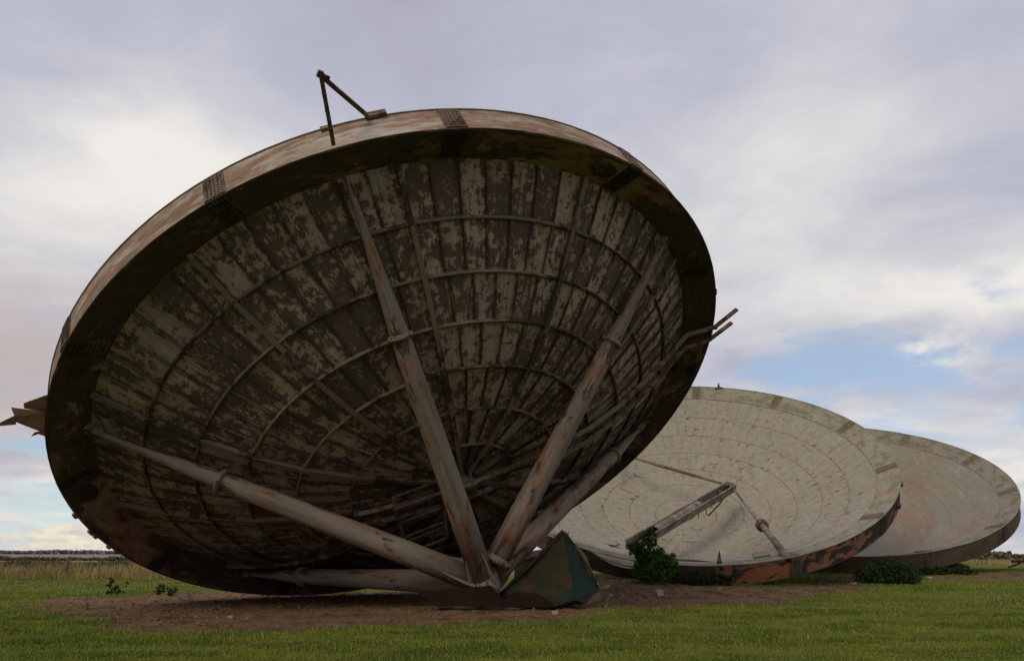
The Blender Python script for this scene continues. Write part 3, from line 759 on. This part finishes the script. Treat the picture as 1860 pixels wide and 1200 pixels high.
# small lugs on the lower-left rim edge and right edge
for a in (-33, -38.5, -40, -44, -46, 133.5, 152):
    b = D1.mb(); x = Vector((math.cos(R_(a)), math.sin(R_(a)), 0)); y = Vector((-x.y, x.x, 0))
    b.box(D1.p(9.2, a, -.02 if a < 0 else -.1), (x, y, (0, 0, 1)), (.05, .07 + .03 * (a % 2), .03)); b.build('rim_lug', [M['band_back']], D1.root)

# ---- the two dishes behind, seen from the smooth front
D2 = Dish((8.2512, 35.9912, 5.2334), (.986, -.1669, 0), (.1403, .8289, .5415), (.0904, .5339, -.8407), [-18 + 30 * i for i in range(13)],
          [-9 + 30 * i for i in range(12)], 0., 'dish_antenna', 'middle dish lying face up with pale cream reflector, orange peeling rim and collapsed feed duct')
build_dish(D2, M['back_panel'], M['front2'], M['rib'], M['wall_orange'], M['band_back'], M['bandf2'], M['splice'], M['splice_f'], detail=False, cut=(243, 262), wall2=M['wall_brown'])
D3 = Dish((17.8637, 43.1605, 4.7869), (.9698, -.2441, 0), (.2162, .8589, .4642), (.1133, .4502, -.8857), [-20 + 30 * i for i in range(13)],
          [-12 + 30 * i for i in range(12)], 0., 'dish_antenna', 'farthest dish at the right edge with mottled grey-pink reflector and plain brown rim')
build_dish(D3, M['back_panel'], M['front3'], M['rib'], M['wall_brown'], M['band_back'], M['bandf3'], M['splice'], M['splice_f'], detail=False)

# collapsed feed duct and feed struts lying in the middle dish (local: x, y, -depth)
L2 = lambda x, y, z: Vector((x, y, -z))
apx = L2(2.1, -.2, 1.0); low = L2(-2.69, -7.3, -.25)
b = D2.mb(); dv = (low - apx).normalized(); up = Vector((0, 0, 1)); sd = dv.cross(up).normalized(); up2 = sd.cross(dv); Ld = (low - apx).length
# open U channel with half-round cover in its middle stretch
w, h, th = .21, .34, .02
P0, P1 = apx, apx.lerp(low, .97)
b.box((P0 + P1) / 2 - up2 * .02, (dv, sd, up2), (Ld / 2, w, th))
for q in (-1, 1):
    b.box((P0 + P1) / 2 + sd * (w + .005) * q + up2 * (h / 2 - .03), (dv, sd, up2), (Ld / 2 + .002, .015, h / 2))
    b.box((P0 + P1) / 2 + sd * (w + .03) * q + up2 * (h + .003 - .03), (dv, sd, up2), (Ld / 2 + .004, .035, .012))
b.box(P0 + up2 * .19, (dv, sd, up2), (.02, w - .02, .2))
for f in (.1, .3, .5, .7, .86): b.box(P0 + dv * (Ld * f) + up2 * .1, (dv, sd, up2), (.012, w - .02, .1))
duct = b.build('feed_duct', [M['duct']], D2.root)
b = D2.mb(); c0 = P0 + dv * (Ld * .36) + up2 * (h - .16); c1 = P0 + dv * (Ld * .78) + up2 * (h - .16)
nn = 14; prof = [(.2 * math.cos(PI * i / nn), .2 * math.sin(PI * i / nn)) for i in range(nn + 1)] + [(.187 * math.cos(PI * i / nn), .187 * math.sin(PI * i / nn)) for i in range(nn, -1, -1)]
b.sweep([c0, c0.lerp(c1, .5), c1], up2, prof, smooth=False)
b.build('duct_cover', [M['duct']], duct)
b = D2.mb()
for k, (f, s_) in enumerate(((.03, .3), (.09, .34), (.16, .42), (.24, .5), (.3, .55))):
    p = P0 + dv * (Ld * f) - up2 * .05; b.bar(p + sd * .2, p + sd * (.15 * (1 - k % 2)) - up2 * s_ + dv * .2, .05, .02, sd)
b.tube([P0 + dv * .1 - up2 * .35 + sd * .2, P0 + dv * 1.0 - up2 * .5 + sd * .1, P0 + dv * 2.1 - up2 * .62], .035, 8)
b.build('hanging_bracket', [M['rail']], duct)
# strut with collar towards the lower right
b = D2.mb(); e1 = L2(3.05, -8.5, -.78); e1 = L2(3.02, -8.62, -.72); cc = L2(2.45, -5.6, -.3)
a0 = apx + Vector((.05, 0, .2)); dd = (e1 - a0).normalized(); LL = (e1 - a0).length; ft = lambda t: a0 + dd * (LL * t)
tcol = .60
b.tube([ft(0), ft(.3), ft(tcol), ft(tcol + .03), ft(.85), ft(1.)], [.05, .065, .09, .12, .14, .14], 16)
st = b.build('feed_strut', [M['duct']], D2.root)
b = D2.mb(); b.tube([ft(tcol - .01), ft(tcol + .012)], .25, 22); b.tube([ft(tcol - .04), ft(tcol - .01)], [.14, .2], 18); b.build('collar', [M['rail']], st)
b = D2.mb(); b.tube([ft(1.), ft(1.005)], .10, 14); b.build('strut_bore_shade', [M['dark']], st)  # near-black disc paints the shade of the hollow end
# strut towards the left, running behind the near dish
b = D2.mb(); e2 = L2(-7.3, 4.9, -.4); b.tube([apx + Vector((-.1, 0, .25)), apx.lerp(e2, .35), apx.lerp(e2, .7), e2], [.06, .085, .115, .13], 14)
b.build('feed_strut', [M['duct']], D2.root)
# torn hole (its inner shade painted as a near-black patch), loose sheet and spikes on the middle dish
def patch(D, pts, r, a, mat, name, th=.01, lift=.02):
    c = D.p(r, a, Zr(r) - .03 - lift); x = Vector((1, 0, 0)); n_ = (c - Vector((0, 0, 6))).normalized(); y = Vector((0, 1, 0))
    b = D.mb(); vs = []
    for px, py, pz in pts:
        q = c + x * px + y * py; rr = math.hypot(q.x, q.y); vs.append(Vector((q.x, q.y, -(Zr(min(max(rr, .3), RI)) - .03 - lift) + pz)))
    vs2 = [v - Vector((0, 0, th)) for v in vs]; n = len(vs)
    b.add(vs + vs2, [tuple(range(n)), tuple(range(2 * n - 1, n - 1, -1))] + [(i, (i + 1) % n, n + (i + 1) % n, n + i) for i in range(n)]); return b.build(name, [mat], D.root)
patch(D2, [(-.2, .12, 0), (.05, .2, 0), (.28, .1, 0), (.1, -.02, 0), (.02, -.28, 0), (-.08, -.05, 0)], 6.0, -125, M['dark'], 'torn_hole_shade')  # dark patch laid on the unbroken skin as the hole's shade
patch(D2, [(.05, .2, 0), (.4, .15, .12), (.28, .02, .15), (.1, -.02, 0)], 6.0, -125, M['duct'], 'torn_flap', lift=.03)
patch(D2, [(-.7, -.35, 0), (-.75, .25, .1), (.3, .28, .1), (1.0, -.05, .0), (.5, -.3, .05)], 7.75, -94.5, M['wall_brown'], 'loose_sheet', .03, .05)
patch(D2, [(-.3, -.2, 0), (-.3, .2, .2), (.3, .25, .2), (.3, -.2, 0)], 7.9, -73.5, M['bandf2'], 'loose_scrap', .1, .08)
for a, hgt_ in ((-86.5, .5), (73, .35)):
    b = D2.mb(); c = D2.p(RO - .1, a, -WALL); x = Vector((1, 0, 0)); y = Vector((0, .3, .95)) if a > 0 else Vector((0, .55, .83))
    b.add([c - x * .1, c + x * .1, c + y * hgt_ + x * .03, c - x * .1 + Vector((0, .03, 0)), c + x * .1 + Vector((0, .03, 0))], [(0, 1, 2), (4, 3, 2), (0, 2, 3), (1, 4, 2), (0, 3, 4, 1)])
    if a > 0: b.box(c, ((1, 0, 0), (0, 1, 0), (0, 0, 1)), (.22, .05, .05))
    b.build('rim_spike', [M['rail']], D2.root)
for a in (88, 60, -14.5, -27, 98):
    b = D2.mb(); x = Vector((math.cos(R_(a)), math.sin(R_(a)), 0)); y = Vector((-x.y, x.x, 0)); b.box(D2.p(9.22, a, -.72 if a > 0 else -.3), (x, y, (0, 0, 1)), (.07, .12, .06)); b.build('rim_lug', [M['rail']], D2.root)

# ---------------------------------------------------------------- wreckage at the foot of the hub
def slab(name, pts, th, mat, label, cat, dirn=(0, 1, 0)):
    z0 = min(p[2] for p in pts); c = Vector((sum(p[0] for p in pts) / len(pts), sum(p[1] for p in pts) / len(pts), z0))
    b = MB(c); n = len(pts); v2 = [Vector(p) + Vector(dirn) * th for p in pts]
    b.add([Vector(p) for p in pts] + v2, [tuple(range(n)), tuple(range(2 * n - 1, n - 1, -1))] + [(i, n + i, n + (i + 1) % n, (i + 1) % n) for i in range(n)])
    o = b.build(name, [mat]); o.location = c; tag(o, label, cat); return o
slab('steel_plate', [(-2.08, 17.75, .46), (-1.72, 17.70, .24), (-.25, 17.62, .22), (-.20, 17.66, .36), (-.47, 17.72, .67), (-2.12, 17.8, .52)], .02, M['plate'],
     'long dark brown steel plate leaning on the soil below the tall strut', 'steel plate')
slab('steel_plate', [(-.24, 17.66, .2), (.95, 17.78, .2), (.93, 17.80, .29), (.55, 17.82, .50), (.35, 17.8, .49), (-.22, 17.7, .35)], .02, M['plate'],
     'small dark brown plate between the hub and the green hopper', 'steel plate')
# crumpled green hopper
hc = Vector((.9, 18.9, .2)); b = MB(hc)
Tp = Vector((1.24, 18.75, 1.86)); T2 = Vector((1.36, 18.78, 1.80)); Lf = Vector((-.28, 18.35, .40)); Bl = Vector((.05, 18.1, .2)); Bm = Vector((.85, 17.95, .17)); Br = Vector((1.72, 18.25, .24))
Rr = Vector((2.06, 18.75, .55)); R2 = Vector((1.6, 18.9, 1.42)); Bk = Vector((1.6, 20.0, .2)); Tb = Vector((1.1, 19.6, 1.55)); Lb = Vector((-.1, 19.4, .25))
def crump(pts, n, mi, amp=.085, seed=0):
    """quad patch (4 corners) subdivided and dented"""
    a, b_, c_, d_ = [Vector(p) for p in pts]; nv = (b_ - a).cross(d_ - a)
    nv.normalize(); vs = []; uv = []
    for i in range(n + 1):
        for j in range(n + 1):
            s_, t_ = i / n, j / n; p = a.lerp(b_, s_).lerp(d_.lerp(c_, s_), t_)
            e_ = min(s_, 1 - s_, t_, 1 - t_) * 6; e_ = min(1, e_)
            dn_ = mnoise.fractal(p * 2.2 + Vector((seed, 0, 0)), 1., 2., 3)
            vs.append(p + nv * amp * dn_ * 2 * (.35 + .65 * e_))
    fs = [(i * (n + 1) + j, (i + 1) * (n + 1) + j, (i + 1) * (n + 1) + j + 1, i * (n + 1) + j + 1) for i in range(n) for j in range(n)]
    b.add(vs, fs, None, mi, True)
crease_top = T2.lerp(Tp, .3); crease_bot = Vector((1.45, 17.98, .34))
crump([Lf, Bm, crease_bot, Tp], 14, 0)
crump([Bl, Bm, Bm, Lf], 6, 0, .02)
crump([Tp, crease_bot, Rr, R2], 12, 1, .03, 3)
crump([crease_bot, Br, Rr, Rr], 8, 0, .03, 5)
crump([Bm, Br, Br, crease_bot], 6, 0, .02, 5)
crump([R2, Rr, Bk, Tb], 10, 0, .04, 7)
crump([Tp, R2, Tb, Tb], 6, 0, .02)
crump([Lf, Tp, Tb, Lb], 10, 0, .05, 9)
hop = b.build('metal_hopper', [M['green'], M['teal']]); hop.location = hc
tag(hop, 'crumpled green and teal sheet metal hopper lying beside the hub', 'metal hopper')
b = MB(hc); pts = [Lf + Vector((-.03, -.02, 0)), Lf.lerp(Tp, .3) + Vector((-.0, -.06, .03)), Lf.lerp(Tp, .7) + Vector((0, -.05, .0)), Tp + Vector((0, -.02, .02))]
b.tube(pts, .045, 10); b.tube([Tp, T2 + Vector((.05, 0, -.1)), R2, R2.lerp(Rr, .5) + Vector((.04, -.03, 0)), Rr], .03, 8); b.build('rolled_edge', [M['green']], hop)
b = MB(hc); path = [Lf.lerp(Tp, .93), Tp, T2, R2] + [R2.lerp(Rr, q / 8) for q in range(1, 9)]; fine = []
for i_ in range(len(path) - 1):
    for q in range(4): fine.append(path[i_].lerp(path[i_ + 1], q / 4))
vs = []
for i_, p in enumerate(fine):
    o_ = Vector((.8, -.2, .55)).normalized() * (random.uniform(.0, .12) if i_ % 2 else random.uniform(-.01, .03))
    vs += [p - Vector((.03, 0, .03)), p + o_ + Vector((0, random.uniform(-.03, .03), 0))]
b.add(vs, [(2 * i_, 2 * i_ + 1, 2 * i_ + 3, 2 * i_ + 2) for i_ in range(len(fine) - 1)])
b.build('torn_edge', [M['wood']], hop)
b = MB(hc); c0 = Vector((.12, 18.22, .47)); xx_ = Vector((.9, -.35, .28)).normalized(); yy_ = Vector((0, -.2, 1)).normalized(); nn_ = xx_.cross(yy_); nn_ = nn_ if nn_.y < 0 else -nn_
vs = [c0 + nn_ * .12 + xx_ * (.15 * math.cos(t_)) + yy_ * (.07 * math.sin(t_)) for t_ in [i * PI / 9 for i in range(18)]]
b.add(vs + [v + nn_ * -.03 for v in vs], [tuple(range(18))] + [(i, (i + 1) % 18, 18 + (i + 1) % 18, 18 + i) for i in range(18)]); b.build('hopper_hole_shade', [M['dark']], hop)  # dark disc over the hopper face paints the shade in a hole
# bent brown sheet standing in the gap behind the hopper, pale strip along its top
sc = Vector((.85, 23., float(ground_z(np.array([.85]), np.array([23.]))[0]) - .05)); b = MB(sc)
crump([sc + Vector((-.85, .1, 0)), sc + Vector((1.15, -.1, 0)), sc + Vector((.95, .25, 1.75)), sc + Vector((-.75, .3, 1.25))], 14, 0, .12, 21)
crump([sc + Vector((1.15, -.1, 0)), sc + Vector((1.9, 1.1, 0)), sc + Vector((1.5, 1.2, 1.3)), sc + Vector((.95, .25, 1.75))], 10, 0, .1, 25)
scr = b.build('scrap_sheet', [M['wall_brown']]); scr.location = sc; tag(scr, 'bent rusty brown sheet standing behind the green hopper under the near rim', 'scrap metal')
b = MB(sc); b.sweep([sc + Vector((-.95, .1, 1.18)), sc + Vector((-.2, .05, 1.4)), sc + Vector((.5, .05, 1.5))], (0, -1, .3), [(-.09, -.01), (.09, -.01), (.09, .01), (-.09, .01)]); b.build('edge_strip', [M['torn']], scr)
# bits of debris
def chunk(name, c, ax, hs, mat, label, cat):
    b = MB(c); ax = [Vector(a).normalized() for a in ax]
    n0 = len(b.v); b.box(c, ax, hs)
    b.v = [tuple(Vector(v) + Vector((random.uniform(-1, 1), random.uniform(-1, 1), random.uniform(-1, 1))) * min(hs) * .35) for v in b.v]
    o = b.build(name, [mat]); o.location = c; tag(o, label, cat)
    bv = o.modifiers.new('bevel', 'BEVEL'); bv.width = min(hs) * .25; bv.segments = 2
    return o
gz_ = lambda x, y: float(ground_z(np.array([x]), np.array([y]))[0])
chunk('wood_scrap', (2.22, 19.2, gz_(2.2, 19.2) + .45), ((.9, -.3, .35), (.3, .9, 0), (-.3, 0, .9)), (.19, .05, .035), M['wood'], 'pale timber scrap poking out past the green hopper', 'wood scrap')
chunk('wood_scrap', (2.32, 19.1, gz_(2.32, 19.1) + .16), ((.4, -.3, .85), (.3, .9, 0), (-.8, 0, .5)), (.2, .07, .06), M['wood'], 'short wood stump upright at the right foot of the green hopper', 'wood scrap')
chunk('pale_block', (4.62, 24.7, gz_(4.62, 24.7) + .06), ((.9, .3, .2), (-.3, .9, 0), (-.2, 0, .9)), (.13, .1, .085), M['stone'], 'pale broken block lying alone on the bare soil', 'block')
for k, (x, y, s_, lb) in enumerate([(6.9, 26.3, .07, 'pale stone on the soil in front of the orange rim'), (12.6, 28.9, .1, 'large pale stone on grass just right of the dark bush'), (.95, 17.3, .06, 'white stone at the foot of the green hopper'),
                               (-6.1, 17.2, .06, 'white stone on soil at the lower left below the near rim'), (17.2, 32.2, .09, 'pale stone on the soil strip in front of the farthest dish')]):
    chunk('loose_stone', (x, y, gz_(x, y) + s_ * .3), ((.9, .3, .1), (-.3, .9, 0), (-.1, 0, .9)), (s_, s_ * .8, s_ * .55), M['stone'], lb, 'stone')
chunk('concrete_block', (20.6, 36.6, .7), ((1, 0, 0), (0, 1, 0), (0, 0, 1)), (.55, .4, .3), M['black'], 'dark block propping the farthest dish off the ground', 'block')

# ---------------------------------------------------------------- vegetation
def leaves(name, lobes, n, size, mat, parent):
    """leaves in clumps through ellipsoid lobes; local coordinates"""
    P = []; 
    wts = np.array([l[3] * l[4] * l[5] for l in lobes]); wts = wts / wts.sum(); cnt = rng.multinomial(n, wts)
    for l, c in zip(lobes, cnt):
        k = max(4, c // 26); d = rng.normal(size=(k, 3)); d /= np.linalg.norm(d, axis=1)[:, None]; rr = rng.random(k) ** .33
        cen = d * rr[:, None] * np.array(l[3:6]) * rng.uniform(.8, 1.15, (k, 1)) + np.array(l[:3])
        q = cen[rng.integers(0, k, c)] + rng.normal(0, .3, (c, 3)) * np.array(l[3:6]).mean() * .42
        P.append(q)
    P = np.concatenate(P); P = P[P[:, 2] > .0]; c = len(P)
    nrm = rng.normal(size=(c, 3)) + np.array([0, -.2, .8]); nrm /= np.linalg.norm(nrm, axis=1)[:, None]
    t = np.cross(nrm, rng.normal(size=(c, 3))); t /= np.linalg.norm(t, axis=1)[:, None]; bt = np.cross(nrm, t)
    s = size * rng.uniform(.6, 1.35, (c, 1))
    V = np.stack([P - t * s, P + bt * s * .45 - nrm * s * .15, P + t * s, P - bt * s * .45 - nrm * s * .15], 1).reshape(-1, 3)
    b = np.arange(c)[:, None] * 4; F = np.concatenate([b + np.array([0, 1, 2]), b + np.array([0, 2, 3])], 1).reshape(-1, 3)
    r = rng.random(c); return fast_mesh(name, V, F, np.repeat(np.stack([r, r], 1), 6, axis=0), mat, parent)
def stems(name, tips, rad, mat, parent):
    b = MB()
    for (x, y, z) in tips:
        p0 = Vector((x * .25, y * .25, -.03)); p2 = Vector((x, y, z)); p1 = p0.lerp(p2, .5) + Vector((random.uniform(-.1, .1), random.uniform(-.1, .1), .08))
        b.tube([p0, p1, p2], [rad, rad * .7, rad * .3], 6)
    return b.build(name, [mat], parent)
def bush(name, loc, lobes, n, size, mat, label, cat, tips):
    r = empty(name, loc); tag(r, label, cat)
    leaves('foliage', lobes, n, size, mat, r); stems('stem', tips, .03, M['stem'], r); return r
bush('shrub', (4.85, 27.4, gz_(4.85, 27.4)), [(0.05, 0, .4, .68, .5, .45), (.1, .1, .8, .54, .45, .4), (-.4, 0, 1.15, .36, .3, .26), (.05, 0, 1.35, .3, .25, .32), (.06, 0, 1.68, .22, .2, .2), (-.66, -.05, 1.3, .16, .16, .14), (.6, 0, .6, .42, .3, .4)],
     10500, .055, M['leaf'], 'tall bright green elder shrub climbing over the lip of the middle dish', 'shrub', [(0, 0, 1.9), (-.5, 0, 1.4), (.3, .1, 1.2), (.5, 0, .8), (-.2, .1, 1.5)])
bush('low_bush', (14.0, 29.2, gz_(14, 29.2)), [(0, 0, .35, 1.05, .6, .42), (-.6, 0, .3, .6, .5, .35), (.6, -.1, .35, .6, .5, .4), (.1, 0, .6, .6, .4, .3)],
     9000, .06, M['leafd'], 'low dark green bush spreading between the two far dishes', 'bush', [(0, 0, .8), (-.8, 0, .5), (.8, 0, .5), (.4, .2, .7)])
for nm, loc, lb, L, hh, n in (('nettle_patch', (6.7, 27.7, 0), 'dark nettles growing along the foot of the middle dish', 2.0, .34, 3800), ('nettle_patch', (18.6, 34.3, 0), 'dark weeds along the foot of the farthest dish', 3.0, .24, 3800)):
    z = gz_(loc[0], loc[1]); r = empty(nm, (loc[0], loc[1], z)); tag(r, lb, 'weeds')
    lob = [(q * L / 2, 0, hh * .4, L / 9, .25, hh * (1. + .5 * random.random())) for q in np.linspace(-1, 1, 10)]
    leaves('foliage', lob, n, .05, M['leafd'], r); stems('stem', [(q * L / 2, 0, hh * 1.5) for q in np.linspace(-1, 1, 12)], .008, M['stem'], r)
for k, (x, y, s_, lb) in enumerate([(-13.9, 27.6, 1.0, 'larger dark leafy weed on the grass edge beneath the near rim'), (-12.3, 27.4, .65, 'small dark weed on the grass edge right beside the near rim'), (-11.7, 27.0, .5, 'tiny thin-stemmed weed nearest to the rim at the soil edge')]):
    r = empty('weed', (x, y, gz_(x, y))); tag(r, lb, 'weed')
    tips = [(random.uniform(-.35, .35) * s_, random.uniform(-.15, .15), random.uniform(.25, .6) * s_) for _ in range(8)]
    leaves('foliage', [(a * .9, b_ * .9, c_ * .85, .09, .09, .09) for a, b_, c_ in tips] + [(0, 0, .1, .3 * s_, .2, .12)], int(420 * s_), .045, M['leafd'], r); stems('stem', tips, .01, M['stem'], r)
# tall dry grass, fence post, hedges and far wooded ridge
n = 26000; x = rng.uniform(-46, -6, n); y = rng.uniform(44, 56, n)
o = blades('tall_grass', x, y, (.02 + 1.5 * vn(x, y, .35, 4) ** 1.3) * rng.uniform(.4, 1.3, n), .035, M['tallg'], .35); tag(o, 'tall dry tan grass along the field edge at left', 'tall grass', kind='stuff')
n = 9000; x = rng.uniform(24, 60, n); y = rng.uniform(60, 72, n)
o = blades('tall_grass', x, y, .25 + .3 * rng.random(n), .06, M['tallg'], .35); tag(o, 'low dry grass along the far field edge at right', 'tall grass', kind='stuff')
b = MB(); b.bar((-.1, 0, -.1), (.12, 0, 1.25), .11, .11, (0, 1, 0)); o = b.build('fence_post', [M['post']]); o.location = (-26.3, 46., 0); tag(o, 'lone leaning wooden fence post standing in the tall dry grass', 'fence post')
def hedge(name, x0, x1, y, hh, n, size, mat, label, cat, var=1., z0=0.):
    xs_ = rng.uniform(x0, x1, n); prof_ = (.45 + .9 * vn(xs_ / (hh * 3.2 * var), np.zeros(n), 1., 4)) * hh
    P = np.stack([xs_, y + rng.normal(0, hh * .6, n), z0 + prof_ * rng.random(n) ** .7], 1)
    nrm = rng.normal(size=(n, 3)); nrm /= np.linalg.norm(nrm, axis=1)[:, None]; t_ = np.cross(nrm, rng.normal(size=(n, 3))); t_ /= np.linalg.norm(t_, axis=1)[:, None]; bt = np.cross(nrm, t_); s_ = size * rng.uniform(.5, 1.3, (n, 1))
    V = np.stack([P - t_ * s_, P + bt * s_ * .7, P + t_ * s_, P - bt * s_ * .7], 1).reshape(-1, 3); b_ = np.arange(n)[:, None] * 4
    F = np.concatenate([b_ + np.array([0, 1, 2]), b_ + np.array([0, 2, 3])], 1).reshape(-1, 3); r_ = rng.random(n)
    o = fast_mesh(name, V, F, np.repeat(np.stack([r_, r_], 1), 6, axis=0), mat); tag(o, label, cat, kind='stuff')
hedge('hedgerow', -75, -28, 84, .72, 9000, .16, M['hedge'], 'dark hedge and scrub beyond the tall dry grass at left', 'hedge')
hedge('hedgerow', -150, -50, 190, .95, 5000, .35, M['hedge'], 'farther hedgerow across the tan fields at left', 'hedge')
hedge('hedgerow', 60, 140, 110, 1.6, 8000, .4, M['hedge'], 'dark hedge on the horizon at the right edge', 'hedge')
# far ridge
b = MB(); rs_ = np.linspace(-1, 1, 120); vs = []; fs = []
for i_, t_ in enumerate(rs_):
    x_ = -3200 + 3200 * t_ * 1.2; hgt_ = 4 + 8 * float(vn(np.array([t_ * 4 + 3]), np.array([.5]), 1., 3)[0]) * (1 - .3 * abs(t_))
    vs += [(x_, 2300, -2), (x_, 2800, hgt_), (x_, 3800, hgt_ * .9), (x_, 4600, -2)]
for i_ in range(119):
    for j_ in range(3): fs.append((i_ * 4 + j_, (i_ + 1) * 4 + j_, (i_ + 1) * 4 + j_ + 1, i_ * 4 + j_ + 1))
b.add(vs, fs, None, 0, True); m, g = newmat('distant_fields')
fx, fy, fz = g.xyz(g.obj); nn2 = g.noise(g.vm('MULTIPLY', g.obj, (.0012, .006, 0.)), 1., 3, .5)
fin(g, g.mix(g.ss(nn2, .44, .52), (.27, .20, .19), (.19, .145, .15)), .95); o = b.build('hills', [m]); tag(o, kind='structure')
hedge('far_wood', -2600, -700, 2750, 11, 7000, 6, M['hedgef'], 'haze-tinted purple-grey line of woods along the distant ridge at left', 'woods', 2., 6.)
# trailer at the right edge, far off
r = empty('farm_trailer', (33.6, 49., 0)); tag(r, 'dark flat farm trailer standing far off behind the right-hand dish', 'trailer')
b = MB(); b.box((0, 0, .95), ((1, 0, 0), (0, 1, 0), (0, 0, 1)), (1.6, .9, .08)); b.bar((-1.6, 0, .85), (-2.4, 0, .6), .12, .1); b.build('flatbed', [M['black']], r)
for q in (-.6, .5):
    b = MB(); b.tube([(q, -.8, .4), (q, -.55, .4)], .4, 18); b.build('wheel', [M['black']], r)
print('faces', sum(len(o.data.polygons) for o in bpy.data.objects if o.type == 'MESH'))
